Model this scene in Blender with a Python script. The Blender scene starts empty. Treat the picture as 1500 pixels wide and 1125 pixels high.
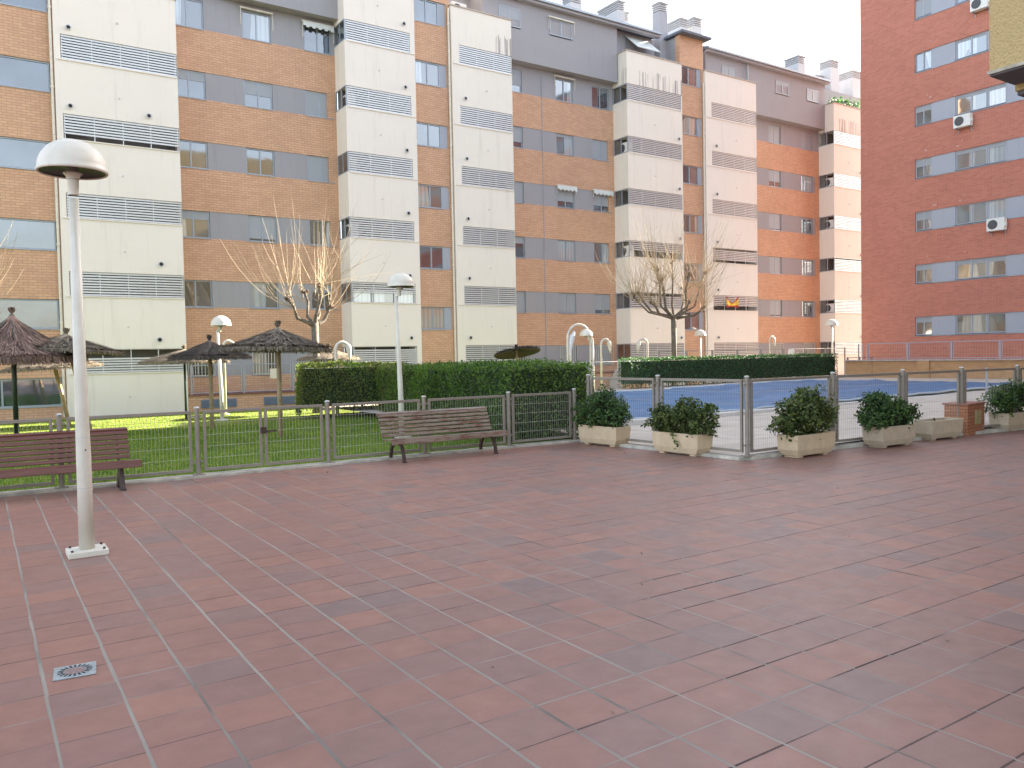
import bpy, math, random
from math import sin, cos, pi, radians, sqrt
from mathutils import Vector, Matrix
random.seed(7)
S = bpy.context.scene
COL = S.collection
# ------------------------------------------------------------------ camera
yaw, pitch, roll = .585917, -.0346587, -.0197168
fw = Vector((sin(yaw)*cos(pitch), cos(yaw)*cos(pitch), sin(pitch)))
rt = Vector((cos(yaw), -sin(yaw), 0)); up = rt.cross(fw)
r2 = rt*cos(roll)+up*sin(roll); u2 = up*cos(roll)-rt*sin(roll)
cam = bpy.data.cameras.new('camera'); camo = bpy.data.objects.new('camera', cam); COL.objects.link(camo)
cam.sensor_width = 36; cam.lens = 1177.4/1500*36; cam.clip_start = .05; cam.clip_end = 2000
M = Matrix(((r2.x, u2.x, -fw.x, 0), (r2.y, u2.y, -fw.y, 0), (r2.z, u2.z, -fw.z, 1.75), (0, 0, 0, 1)))
camo.matrix_world = M; S.camera = camo
# ------------------------------------------------------------------ sky, sun, exposure
SUN_EL = radians(24); SUN_DIR = Vector((1, .060, 0)).normalized()   # horizontal direction towards the sun
W = bpy.data.worlds.new('World'); S.world = W; W.use_nodes = True
nt = W.node_tree; bg = nt.nodes['Background']
sky = nt.nodes.new('ShaderNodeTexSky'); sky.sky_type = 'NISHITA'; sky.sun_disc = False
sky.sun_elevation = SUN_EL; sky.sun_rotation = math.atan2(SUN_DIR.x, SUN_DIR.y)
sky.air_density = 1.0; sky.dust_density = 2.2; sky.ozone_density = 1.0
hs = nt.nodes.new('ShaderNodeHueSaturation'); hs.inputs['Saturation'].default_value = .60
nt.links.new(sky.outputs[0], hs.inputs['Color']); nt.links.new(hs.outputs[0], bg.inputs[0]); bg.inputs[1].default_value = .08
sl = bpy.data.lights.new('sun', 'SUN'); sl.energy = 5.0; sl.angle = radians(.5); sl.color = (1, .88, .70)
so = bpy.data.objects.new('sun', sl); COL.objects.link(so)
sd = Vector((SUN_DIR.x*cos(SUN_EL), SUN_DIR.y*cos(SUN_EL), sin(SUN_EL)))
so.rotation_euler = sd.to_track_quat('Z', 'Y').to_euler(); so.location = (60, 10, 60)
S.view_settings.view_transform = 'Standard'; S.view_settings.look = 'None'; S.view_settings.gamma = 1
S.view_settings.exposure = 3.05
# ------------------------------------------------------------------ helpers
class MB:
    def __init__(s): s.v = []; s.f = []
    def box(s, x0, y0, z0, x1, y1, z1, R=None, c=None):
        x0, x1 = min(x0, x1), max(x0, x1); y0, y1 = min(y0, y1), max(y0, y1); z0, z1 = min(z0, z1), max(z0, z1)
        b = len(s.v)
        p = [(x0,y0,z0),(x1,y0,z0),(x1,y1,z0),(x0,y1,z0),(x0,y0,z1),(x1,y0,z1),(x1,y1,z1),(x0,y1,z1)]
        if R is not None: p = [tuple(R @ Vector(q)+(c or Vector((0,0,0)))) for q in p]
        s.v += p
        s.f += [(b,b+3,b+2,b+1),(b+4,b+5,b+6,b+7),(b,b+1,b+5,b+4),(b+1,b+2,b+6,b+5),(b+2,b+3,b+7,b+6),(b+3,b,b+4,b+7)]
        return s
    def tube(s, pts, rad, n=8, cap=True):
        pts = [Vector(p) for p in pts]; m = len(pts)
        if not isinstance(rad, (list, tuple)): rad = [rad]*m
        b = len(s.v); ref = None
        for i, p in enumerate(pts):
            t = (pts[min(i+1, m-1)]-pts[max(i-1, 0)]).normalized()
            if ref is None: ref = Vector((0,0,1)) if abs(t.z) < .9 else Vector((1,0,0))
            a = t.cross(ref); 
            if a.length < 1e-4: a = t.cross(Vector((.3,1,.2)))
            a.normalize(); c = a.cross(t).normalized(); ref = c
            for k in range(n):
                an = 2*pi*k/n; s.v.append(tuple(p+(a*cos(an)+c*sin(an))*rad[i]))
        for i in range(m-1):
            for k in range(n):
                q = b+i*n; s.f.append((q+k, q+n+k, q+n+(k+1) % n, q+(k+1) % n))
        if cap:
            s.f.append(tuple(b+k for k in range(n))); s.f.append(tuple(b+(m-1)*n+k for k in reversed(range(n))))
        return s
    def lathe(s, prof, c=(0,0,0), n=24):
        b = len(s.v); m = len(prof)
        for r, z in prof:
            for k in range(n):
                a = 2*pi*k/n; s.v.append((c[0]+r*cos(a), c[1]+r*sin(a), c[2]+z))
        for i in range(m-1):
            for k in range(n):
                q = b+i*n; s.f.append((q+k, q+(k+1) % n, q+n+(k+1) % n, q+n+k))
        return s
    def quad(s, a, b_, c, d):
        b = len(s.v); s.v += [tuple(a), tuple(b_), tuple(c), tuple(d)]; s.f.append((b,b+1,b+2,b+3)); return s
    def build(s, name, mat, parent=None, smooth=False, bevel=0, **kw):
        me = bpy.data.meshes.new(name); me.from_pydata(s.v, [], s.f); me.update()
        if mat: me.materials.append(mat)
        if smooth:
            for p in me.polygons: p.use_smooth = True
        o = bpy.data.objects.new(name, me); COL.objects.link(o)
        if parent: o.parent = parent
        if bevel:
            md = o.modifiers.new('bevel', 'BEVEL'); md.width = bevel; md.segments = 2; md.limit_method = 'ANGLE'
        tag(o, **kw)
        return o
def tag(o, label=None, cat=None, group=None, kind=None):
    if label: o['label'] = label
    if cat: o['category'] = cat
    if group: o['group'] = group
    if kind: o['kind'] = kind
    return o
def empty(name, loc=(0,0,0), rz=0, **kw):
    o = bpy.data.objects.new(name, None); COL.objects.link(o); o.location = loc; o.rotation_euler = (0,0,rz)
    o.empty_display_size = .2
    return tag(o, **kw)
def dup(root, loc, rz=0, sc=None, **kw):
    r = root.copy(); COL.objects.link(r); r.location = loc; r.rotation_euler = (0,0,rz)
    if sc: r.scale = sc
    for ch in list(root.children):
        c = ch.copy(); COL.objects.link(c); c.parent = r
        for g in ch.children:
            d = g.copy(); COL.objects.link(d); d.parent = c
    return tag(r, **kw)
# ------------------------------------------------------------------ materials
class N:
    def __init__(s, name):
        s.m = bpy.data.materials.new(name); s.m.use_nodes = True; s.t = s.m.node_tree; s.p = s.t.nodes['Principled BSDF']
    def n(s, typ, **kw):
        x = s.t.nodes.new(typ)
        for k, v in kw.items():
            if k.startswith('i_'): x.inputs[k[2:].replace('_', ' ')].default_value = v
            else: setattr(x, k, v)
        return x
    def l(s, a, b): s.t.links.new(a, b)
    def set(s, inp, v):
        if hasattr(v, 'is_linked') or hasattr(v, 'links'): s.l(v, s.p.inputs[inp])
        else: s.p.inputs[inp].default_value = v
    def pos(s): return s.n('ShaderNodeNewGeometry').outputs['Position']
    def obj(s): return s.n('ShaderNodeTexCoord').outputs['Object']
    def map(s, vec, sc=(1,1,1), loc=(0,0,0), rot=(0,0,0)):
        x = s.n('ShaderNodeMapping'); x.inputs['Scale'].default_value = sc; x.inputs['Location'].default_value = loc; x.inputs['Rotation'].default_value = rot
        s.l(vec, x.inputs['Vector']); return x.outputs[0]
    def noise(s, vec, scale, detail=3, rough=.5, out='Fac'):
        x = s.n('ShaderNodeTexNoise'); x.inputs['Scale'].default_value = scale; x.inputs['Detail'].default_value = detail; x.inputs['Roughness'].default_value = rough
        if vec is not None: s.l(vec, x.inputs['Vector'])
        return x.outputs[out]
    def math(s, op, a, b=None, c=None, clamp=False):
        x = s.n('ShaderNodeMath'); x.operation = op; x.use_clamp = clamp
        for i, v in enumerate((a, b, c)):
            if v is None: continue
            if isinstance(v, (int, float)): x.inputs[i].default_value = v
            else: s.l(v, x.inputs[i])
        return x.outputs[0]
    def ramp(s, fac, stops, interp='LINEAR'):
        x = s.n('ShaderNodeValToRGB'); x.color_ramp.interpolation = interp
        e = x.color_ramp.elements
        while len(e) < len(stops): e.new(.5)
        for i, (p, c) in enumerate(stops):
            e[i].position = p; e[i].color = (c[0], c[1], c[2], 1) if not isinstance(c, (int, float)) else (c, c, c, 1)
        s.l(fac, x.inputs[0]); return x.outputs[0]
    def mix(s, fac, a, b, blend='MIX'):
        x = s.n('ShaderNodeMix'); x.data_type = 'RGBA'; x.blend_type = blend
        for i, v in ((0, fac), (6, a), (7, b)):
            if isinstance(v, (int, float)): x.inputs[i].default_value = v
            elif isinstance(v, tuple): x.inputs[i].default_value = (v[0], v[1], v[2], 1)
            else: s.l(v, x.inputs[i])
        return x.outputs[2]
    def bump(s, h, strength=.3, dist=.01):
        x = s.n('ShaderNodeBump'); x.inputs['Strength'].default_value = strength; x.inputs['Distance'].default_value = dist
        s.l(h, x.inputs['Height']); s.l(x.outputs[0], s.p.inputs['Normal'])
    def xyz(s, vec):
        x = s.n('ShaderNodeSeparateXYZ'); s.l(vec, x.inputs[0]); return x.outputs
    def comb(s, x_, y_, z_=0):
        x = s.n('ShaderNodeCombineXYZ')
        for i, v in enumerate((x_, y_, z_)):
            if isinstance(v, (int, float)): x.inputs[i].default_value = v
            else: s.l(v, x.inputs[i])
        return x.outputs[0]
def plain(name, col, rough=.6, metal=0, var=.12, scale=8, bump=0, spec=.5):
    a = N(name); f = a.noise(a.pos(), scale, 4, .6)
    lo = tuple(c*(1-var) for c in col); hi = tuple(min(1, c*(1+var)) for c in col)
    a.l(a.ramp(f, [(.3, lo), (.7, hi)]), a.p.inputs['Base Color'])
    a.set('Roughness', rough); a.set('Metallic', metal); a.p.inputs['Specular IOR Level'].default_value = spec
    if bump: a.bump(a.noise(a.pos(), scale*8, 3), bump, .004)
    return a.m
def brick(name, c1, c2, mortar, axis='x', bw=.30, bh=.10, ms=.016, efflor=False, patch=.14):
    a = N(name); X = a.xyz(a.pos()); u = X[0] if axis == 'x' else X[1]
    if axis == 'xy': u = a.math('ADD', X[0], X[1])
    v = a.comb(u, X[2])
    b = a.n('ShaderNodeTexBrick'); b.offset = .5
    b.inputs['Color1'].default_value = (*c1, 1); b.inputs['Color2'].default_value = (*c2, 1); b.inputs['Mortar'].default_value = (*mortar, 1)
    b.inputs['Scale'].default_value = 1; b.inputs['Mortar Size'].default_value = ms/2; b.inputs['Mortar Smooth'].default_value = .2
    b.inputs['Brick Width'].default_value = bw; b.inputs['Row Height'].default_value = bh; b.inputs['Bias'].default_value = -.1
    a.l(v, b.inputs['Vector'])
    big = a.noise(v, .55, 4, .6); big2 = a.noise(a.map(v, (6, 1.2, 1)), 1.1, 3, .6)
    k = a.math('MULTIPLY_ADD', big, patch*2, 1-patch); k = a.math('MULTIPLY', k, a.math('MULTIPLY_ADD', big2, .16, .92))
    c = a.mix(1.0, b.outputs['Color'], a.comb(k, k, k), 'MULTIPLY')
    if efflor:
        # white salt bloom left on single bricks above the windows
        ph = a.math('FRACT', a.math('DIVIDE', a.math('SUBTRACT', X[2], 3.55), 2.85))
        band = a.math('MULTIPLY', a.math('LESS_THAN', ph, .15), a.math('GREATER_THAN', X[2], 5))
        yb = a.math('MULTIPLY', a.math('GREATER_THAN', X[1], 21.9), a.math('LESS_THAN', X[1], 24.2))
        cell = a.comb(a.math('FLOOR', a.math('DIVIDE', X[1], .13)), a.math('FLOOR', a.math('DIVIDE', X[2], .075)))
        wn = a.n('ShaderNodeTexWhiteNoise'); wn.noise_dimensions = '2D'; a.l(cell, wn.inputs['Vector'])
        m = a.math('MULTIPLY', a.math('MULTIPLY', band, yb), a.math('GREATER_THAN', a.math('MULTIPLY', wn.outputs[0], a.math('POWER', a.noise(v, 1.6, 3), .8)), .60))
        c = a.mix(a.math('MULTIPLY', m, .42), c, (.62, .52, .48))
    a.l(c, a.p.inputs['Base Color']); a.set('Roughness', .85)
    a.bump(b.outputs['Fac'], -.25, .006)
    return a.m
def render_wall(name, col, stain=0, zs=None, var=.05):
    a = N(name); P = a.pos(); X = a.xyz(P)
    f = a.noise(P, .6, 5, .6); f2 = a.noise(P, 14, 4, .6)
    k = a.math('MULTIPLY_ADD', f, var*2, 1-var); k = a.math('MULTIPLY', k, a.math('MULTIPLY_ADD', f2, .06, .97))
    c = a.mix(1.0, col, a.comb(k, k, k), 'MULTIPLY')
    # faint grime runs
    st = a.noise(a.map(P, (5, 5, .35)), 1.0, 4, .65)
    c = a.mix(a.math('MULTIPLY', a.math('SUBTRACT', st, .56, clamp=True), 1.3, clamp=True), c, tuple(q*.55 for q in col))
    if stain:
        d = a.noise(a.map(P, (4.5, 4.5, .12)), 1.6, 3, .7)
        reg = a.noise(a.map(P, (.8, .8, .05), (3, 0, 0)), 1.0, 1, .5)
        edge = a.noise(a.map(P, (9, 9, 0)), 1.0, 2, .6)
        ztop = a.math('LESS_THAN', X[2], a.math('MULTIPLY_ADD', edge, .9, 17.35)); zlo = a.math('GREATER_THAN', X[2], 16.9)
        m = a.math('MULTIPLY', a.math('MULTIPLY', a.math('MULTIPLY', ztop, zlo), a.math('GREATER_THAN', reg, .50)), a.math('MULTIPLY', a.math('SUBTRACT', d, .46, clamp=True), 6, clamp=True))
        c = a.mix(a.math('MULTIPLY', m, stain), c, (.16, .155, .16))
    a.l(c, a.p.inputs['Base Color']); a.set('Roughness', .9); a.bump(f2, .12, .004)
    return a.m
ORANGE = brick('orange_brick', (.61, .365, .225), (.53, .305, .185), (.37, .24, .17), ms=.022)
ORANGE_Y = brick('orange_brick_side', (.57, .320, .180), (.50, .265, .142), (.33, .20, .125), 'y')
OCHRE = brick('ochre_brick', (.46, .26, .12), (.38, .21, .10), (.34, .22, .13), 'xy')
RED = brick('red_brick', (.50, .185, .122), (.42, .145, .098), (.44, .24, .20), 'y', efflor=True, patch=.1)
PILLAR = brick('pillar_brick', (.42, .17, .08), (.32, .12, .06), (.16, .09, .06), 'xy', .24, .065, .014)
CREAM = render_wall('cream_render', (.745, .69, .62))
CREAM_STAIN = render_wall('cream_render_stained', (.74, .69, .61), .75)
GREY = render_wall('grey_render', (.315, .31, .325))
GREY_L = render_wall('light_grey_render', (.36, .36, .39))
GREYBLUE = render_wall('blue_grey_panel', (.37, .39, .44), var=.03)
CHIM = render_wall('chimney_render', (.52, .52, .53))
FRAME = plain('window_frame_metal', (.32, .36, .40), .4, .3, .08)
SHUT = None
a = N('roller_shutter'); z = a.xyz(a.pos())[2]; w = a.math('FRACT', a.math('DIVIDE', z, .045))
a.l(a.mix(a.math('LESS_THAN', w, .18), (.33, .355, .38), (.20, .22, .24)), a.p.inputs['Base Color']); a.set('Roughness', .5); SHUT = a.m
def glass(name, c, rough=.04, curtain=None):
    a = N(name); P = a.pos(); X = a.xyz(P)
    f = a.noise(P, .9, 2)
    if curtain:
        uu = a.math('ADD', X[0], X[1]); wv = a.math('SINE', a.math('MULTIPLY_ADD', uu, 30, a.math('MULTIPLY', a.noise(a.comb(uu, 0, 0), 2.2, 2), 14)))
        wv = a.math('MULTIPLY_ADD', wv, .5, .5)
        col = a.mix(wv, tuple(q*.7 for q in curtain), curtain); col = a.mix(a.math('GREATER_THAN', a.noise(a.comb(uu, a.math('MULTIPLY', X[2], .1), 3), .8, 1), .53), col, tuple(q*.28 for q in curtain))
    else:
        col = a.ramp(f, [(.35, tuple(q*.5 for q in c)), (.65, tuple(q*1.5 for q in c))])
    a.l(col, a.p.inputs['Base Color']); a.set('Roughness', rough); a.p.inputs['IOR'].default_value = 2.1
    a.p.inputs['Specular IOR Level'].default_value = .9
    a.bump(a.noise(P, 1.3, 2), .05, .05)
    return a.m
G_DARK = glass('dark_glass', (.045, .06, .075)); G_CURT = glass('curtained_glass', (.1,.1,.1), .05, (.40, .45, .47)); G_LACE = glass('beige_curtained_glass', (.1,.1,.1), .05, (.42, .40, .34))
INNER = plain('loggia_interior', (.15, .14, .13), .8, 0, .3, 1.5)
LOUVER = plain('white_louver_slats', (.60, .61, .61), .35, .35, .05)
WHITE = plain('white_paint', (.61, .57, .49), .42, 0, .14, 3)
PIPE = plain('pipe_paint', (.66, .60, .50), .5, 0, .1)
DARK = plain('dark_opening', (.02, .02, .022), .8)
CAP = plain('coping', (.42, .36, .32), .8, 0, .2)
TILE_ROOF = plain('dark_roof_tile', (.11, .125, .16), .7, 0, .25, 6)
TAUPE = plain('taupe_fence_paint', (.25, .215, .175), .45, .15, .12, 6)
CAPW = plain('pale_post_cap', (.50, .49, .46), .5)
WIRE = plain('fence_wire', (.46, .44, .36), .45, .3, .1)
RAIL = plain('matte_rail', (.24,.24,.25), .85, 0, .1, spec=.1)
GALV = plain('galvanised_rail', (.33, .35, .39), .45, .4, .1)
LILAC = plain('lilac_grey_railing', (.42, .38, .42), .5, .2, .08)
IRON = plain('bench_iron', (.065, .038, .033), .5, .2, .25, 12)
CONC = plain('kerb_concrete', (.42, .38, .31), .9, 0, .3, 5, .3)
a = N('weathered_lamp_paint'); P = a.pos(); f = a.noise(P, 3, 4, .6); g = a.noise(a.map(P, (9, 9, .5)), 1.4, 4, .7); k = a.noise(P, 45, 3, .7)
c = a.ramp(f, [(.3, (.60, .555, .46)), (.7, (.72, .675, .585))]); c = a.mix(a.math('MULTIPLY', a.math('SUBTRACT', g, .54, clamp=True), 2.2, clamp=True), c, (.38, .34, .26)); c = a.mix(a.math('GREATER_THAN', k, .74), c, (.30, .23, .16))
a.l(c, a.p.inputs['Base Color']); a.set('Roughness', .45); LAMPW = a.m
STEEL = plain('drain_steel', (.33, .37, .37), .45, .4, .25, 40)
AC_W = plain('unit_white_casing', (.72, .72, .68), .5, 0, .05)
AC_D = plain('unit_fan_grille', (.07, .07, .075), .5)
SOIL = plain('potting_soil', (.04, .03, .022), .95, 0, .4, 30, .5)
BARK = plain('plane_tree_bark', (.135, .112, .085), .9, 0, .45, 9, .6)
TWIG = plain('pale_twigs', (.36, .285, .19), .8, 0, .25, 3)
KNOT = plain('tree_knuckles', (.13, .085, .055), .9, 0, .3, 12, .6)
POLE_W = plain('sun_bleached_pole', (.34, .25, .15), .75, 0, .25, 6)
POLE_G = plain('dark_green_pole', (.018, .035, .025), .4, 0, .2)
AWN = plain('awning_fabric', (.62, .66, .64), .8, 0, .08)
# weathered bench wood
def wood(name, worn):
    a = N(name); P = a.pos(); s_ = a.map(P, (1.2, 30, 30)); f = a.noise(s_, 2, 4, .65); g = a.noise(a.map(P, (3, 14, 14)), 1.6, 5, .7)
    red = a.ramp(f, [(.3, (.10, .033, .022)), (.7, (.175, .062, .042))])
    bare = a.ramp(f, [(.3, (.16, .115, .085)), (.7, (.29, .225, .175))])
    c = a.mix(a.math('MULTIPLY', a.math('SUBTRACT', g, .62-worn, clamp=True), 7, clamp=True), red, bare)
    a.l(c, a.p.inputs['Base Color']); a.set('Roughness', .42); a.bump(f, .3, .003); return a.m
WOOD_R = wood('worn_bench_slats', .24); WOOD_L = wood('painted_bench_slats', -.02)
# thatch
def thatch(name, lo, hi):
    a = N(name); P = a.obj(); f = a.math('ADD', a.math('MULTIPLY', a.noise(P, 22, 5, .75), .45), a.math('MULTIPLY', a.n('ShaderNodeNewGeometry').outputs['Random Per Island'], .55)); g = a.noise(P, 2.2, 3, .6)
    c = a.ramp(f, [(.15, lo), (.88, hi)]); k = a.math('MULTIPLY_ADD', g, .7, .62)
    a.l(a.mix(1.0, c, a.comb(k, k, k), 'MULTIPLY'), a.p.inputs['Base Color']); a.set('Roughness', .95); a.bump(f, .5, .02); return a.m
THATCH_G = thatch('grey_thatch', (.04, .032, .026), (.30, .245, .18)); THATCH_D = thatch('dark_thatch', (.025,.02,.018), (.145,.115,.09)); THATCH_X = thatch('shaded_thatch', (.007,.006,.007), (.030,.024,.028)); THATCH_B = thatch('brown_thatch', (.055, .032, .024), (.30, .195, .15))  # THATCH_X: near-black copy, underside shade painted into the thatch colour
# foliage
def leaf(name, lo, mid, hi, bigscale=.8, zone=None):
    a = N(name); P = a.pos(); f = a.noise(P, 9, 3, .7); g = a.noise(P, bigscale, 3, .6)
    ri = a.n('ShaderNodeNewGeometry').outputs['Random Per Island']
    k = a.math('ADD', a.math('ADD', a.math('MULTIPLY', f, .40), a.math('MULTIPLY', g, .30)), a.math('MULTIPLY', ri, .30))
    c = a.ramp(k, [(.36, lo), (.5, mid), (.66, hi)])
    if zone: c = zone(a, P, c)
    a.l(c, a.p.inputs['Base Color']); a.set('Roughness', .55); a.p.inputs['Specular IOR Level'].default_value = .3
    tr = a.n('ShaderNodeBsdfTranslucent'); mx = a.n('ShaderNodeMixShader'); mx.inputs[0].default_value = .3
    a.l(a.mix(1.0, c, (1.6, 1.9, .7), 'MULTIPLY'), tr.inputs[0]); a.l(a.p.outputs[0], mx.inputs[1]); a.l(tr.outputs[0], mx.inputs[2])
    a.l(mx.outputs[0], a.t.nodes['Material Output'].inputs['Surface'])
    return a.m
def hz(a, P, c):
    X = a.xyz(P); n_ = a.noise(P, 1.1, 3, .6)
    far = a.math('MULTIPLY', a.math('SUBTRACT', a.math('ADD', X[1], a.math('MULTIPLY', n_, 7)), 23.5), .22, clamp=True)
    fine = a.math('GREATER_THAN', a.noise(P, 14, 2, .6), .44)
    c = a.mix(a.math('MULTIPLY', a.math('MULTIPLY', far, fine), .6), c, (.17, .145, .055))
    f_ = a.noise(P, 11, 2, .6); m = a.math('MULTIPLY', a.math('SUBTRACT', a.noise(a.map(P, (1, .55, .6), (0, 2.3, 0)), .9, 2), .53, clamp=True), 9, clamp=True)
    return a.mix(a.math('MULTIPLY', m, .8), c, a.mix(f_, (.05, .11, .015), (.17, .27, .04)))
LEAF_H = leaf('hedge_leaves', (.020, .046, .010), (.060, .115, .022), (.135, .21, .042), .8, hz)
LEAF_H2 = leaf('far_hedge_leaves', (.015, .050, .026), (.036, .095, .046), (.07, .15, .06))
LEAF_B = leaf('shrub_leaves', (.016, .040, .012), (.050, .098, .028), (.12, .19, .055))
LEAF_C = leaf('yellow_shrub_leaves', (.022, .038, .010), (.062, .092, .024), (.16, .18, .055))
STEM = plain('woody_stems', (.06, .042, .028), .9, 0, .3, 20)
HCORE = plain('hedge_core_and_stems', (.03, .042, .016), .95, 0, .5, 14)
# plaza tiles
def paving():
    a = N('terracotta_paving'); P = a.pos(); X = a.xyz(P); T = .3365; TY = .3245
    wob = a.noise(P, .35, 2)
    ux = a.math('DIVIDE', a.math('SUBTRACT', X[0], .241), T)
    col_id = a.math('FLOOR', ux)
    wnc = a.n('ShaderNodeTexWhiteNoise'); wnc.noise_dimensions = '1D'; a.l(col_id, wnc.inputs['W'])
    left = a.math('LESS_THAN', X[0], 1.93)
    off = a.math('MULTIPLY', a.math('MULTIPLY', a.math('SUBTRACT', wnc.outputs[0], .5), left), .22)
    uy = a.math('ADD', a.math('DIVIDE', a.math('SUBTRACT', X[1], 3.252), TY), off)
    row_id = a.math('FLOOR', uy)
    wnr = a.n('ShaderNodeTexWhiteNoise'); wnr.noise_dimensions = '2D'; a.l(a.comb(col_id, row_id), wnr.inputs['Vector'])
    jit = a.math('MULTIPLY', a.math('SUBTRACT', wnr.outputs[0], .5), .006)
    fx = a.math('FRACT', ux); fy = a.math('FRACT', uy)
    dx = a.math('MULTIPLY', a.math('SUBTRACT', .5, a.math('ABSOLUTE', a.math('SUBTRACT', fx, .5))), T)
    dy = a.math('MULTIPLY', a.math('SUBTRACT', .5, a.math('ABSOLUTE', a.math('SUBTRACT', fy, .5))), TY)
    leftness = a.math('SUBTRACT', 1, a.math('MULTIPLY', a.math('SUBTRACT', X[0], 1.6), .45, clamp=True))
    ragged = a.math('MULTIPLY', a.noise(P, 28, 3, .7), .004)
    wn_line = a.noise(a.comb(a.math('MULTIPLY', a.math('ROUND', ux), 3.7), a.math('MULTIPLY', X[1], .5)), 1.3, 2)
    gx = a.math('ADD', a.math('ADD', a.math('MULTIPLY_ADD', leftness, .0016, .0030), a.math('MULTIPLY', wn_line, .0028)), ragged)
    wn_liy = a.noise(a.comb(a.math('MULTIPLY', X[0], .55), a.math('MULTIPLY', a.math('ROUND', uy), 2.9)), 1.5, 3)
    gy = a.math('MULTIPLY', a.math('ADD', a.math('MULTIPLY_ADD', wn_liy, .0040, .0021), a.math('MULTIPLY', ragged, .8)), a.math('SUBTRACT', 1, a.math('MULTIPLY', leftness, .38)))
    mx = a.math('LESS_THAN', a.math('ADD', dx, jit), gx); my = a.math('LESS_THAN', a.math('ADD', dy, jit), gy)
    gcx = a.ramp(a.noise(a.comb(a.math('MULTIPLY', a.math('ROUND', ux), 5.1), X[1]), .75, 3, .6), [(.33, (.05, .038, .034)), (.43, (.21, .18, .15)), (.66, (.34, .295, .245))])
    gcx = a.mix(a.math('MULTIPLY', leftness, .45), gcx, (.25, .215, .175))
    gcy = a.ramp(a.noise(a.comb(X[0], a.math('MULTIPLY', a.math('ROUND', uy), 7.3)), .6, 3, .6), [(.36, (.04, .028, .028)), (.47, (.10, .06, .05)), (.58, (.28, .24, .205))])
    # tile body colour
    wn2 = a.n('ShaderNodeTexWhiteNoise'); wn2.noise_dimensions = '2D'; a.l(a.comb(a.math('ADD', col_id, 31.7), row_id), wn2.inputs['Vector'])
    base = a.ramp(wn2.outputs[0], [(0, (.190, .120, .103)), (.10, (.220, .121, .097)), (.5, (.243, .120, .090)), (.88, (.260, .124, .089)), (1, (.285, .134, .093))])
    cloud = a.noise(P, 5.5, 4, .6); big = a.noise(P, .35, 3)
    k = a.math('MULTIPLY', a.math('MULTIPLY_ADD', cloud, .5, .75), a.math('MULTIPLY_ADD', big, .3, .85)); k = a.math('MULTIPLY', k, a.math('MULTIPLY_ADD', a.noise(P, 90, 3, .7), .3, .85))
    base = a.mix(1.0, base, a.comb(k, k, k), 'MULTIPLY')
    edge = a.math('SUBTRACT', 1, a.math('MULTIPLY', a.math('MINIMUM', dx, dy), 22, clamp=True))
    base = a.mix(a.math('MULTIPLY', edge, .22), base, (.20, .10, .09))
    grit = a.math('GREATER_THAN', a.noise(P, 60, 2, .6), .76); base = a.mix(a.math('MULTIPLY', grit, .35), base, (.12, .075, .07))
    scuff = a.math('MULTIPLY', a.math('SUBTRACT', a.noise(a.map(P, (1, .6, 1)), 2.4, 5, .7), .6, clamp=True), 3, clamp=True)
    base = a.mix(a.math('MULTIPLY', scuff, .35), base, (.33, .24, .22))
    blot = a.math('MULTIPLY', a.math('SUBTRACT', a.noise(P, 1.3, 5, .75), .60, clamp=True), 5, clamp=True); base = a.mix(a.math('MULTIPLY', blot, .28), base, (.15, .10, .085))
    spots = a.math('GREATER_THAN', a.noise(P, 13, 2, .5), .80); base = a.mix(a.math('MULTIPLY', spots, .6), base, (.09, .065, .06))
    c = a.mix(my, base, gcy); c = a.mix(mx, c, gcx)
    a.l(c, a.p.inputs['Base Color'])
    gm = a.math('MAXIMUM', mx, my)
    a.l(a.math('ADD', a.math('MULTIPLY_ADD', a.noise(P, 7, 4, .6), .24, .36), a.math('MULTIPLY', gm, .35)), a.p.inputs['Roughness'])
    a.p.inputs['Specular IOR Level'].default_value = .42
    h = a.math('ADD', a.math('ADD', a.math('MULTIPLY', gm, -1.0), a.math('MULTIPLY', wnr.outputs[0], .5)), a.math('MULTIPLY', a.noise(P, 18, 3), .35))
    a.bump(h, .5, .004)
    return a.m
PAVE = paving()
a = N('lawn_soil'); P = a.pos(); f = a.noise(P, 5, 5, .7); a.l(a.ramp(f, [(.3, (.10, .135, .005)), (.7, (.19, .225, .008))]), a.p.inputs['Base Color']); a.set('Roughness', .95); a.bump(a.noise(P, 60, 3), .6, .03); LAWN = a.m
a = N('grass_blades'); P = a.pos(); f = a.noise(P, 1.1, 4, .6); f2 = a.noise(P, 17, 2)
c = a.ramp(a.math('ADD', a.math('MULTIPLY', f, .6), a.math('MULTIPLY', f2, .4)), [(.33, (.052, .115, .008)), (.5, (.092, .175, .010)), (.7, (.20, .27, .014))])
a.l(c, a.p.inputs['Base Color']); a.set('Roughness', .5)
tr = a.n('ShaderNodeBsdfTranslucent'); mx = a.n('ShaderNodeMixShader'); mx.inputs[0].default_value = .35
a.l(a.mix(1.0, c, (1.5, 1.7, .6), 'MULTIPLY'), tr.inputs[0]); a.l(a.p.outputs[0], mx.inputs[1]); a.l(tr.outputs[0], mx.inputs[2]); a.l(mx.outputs[0], a.t.nodes['Material Output'].inputs['Surface']); BLADE = a.m
a = N('pool_deck_slabs'); P = a.pos(); X = a.xyz(P)
b = a.n('ShaderNodeTexBrick'); b.offset = 0; b.inputs['Scale'].default_value = 1; b.inputs['Brick Width'].default_value = .5; b.inputs['Row Height'].default_value = .5; b.inputs['Mortar Size'].default_value = .006
b.inputs['Color1'].default_value = (.60, .52, .44, 1); b.inputs['Color2'].default_value = (.52, .45, .38, 1); b.inputs['Mortar'].default_value = (.38, .33, .30, 1); a.l(P, b.inputs['Vector'])
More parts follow.
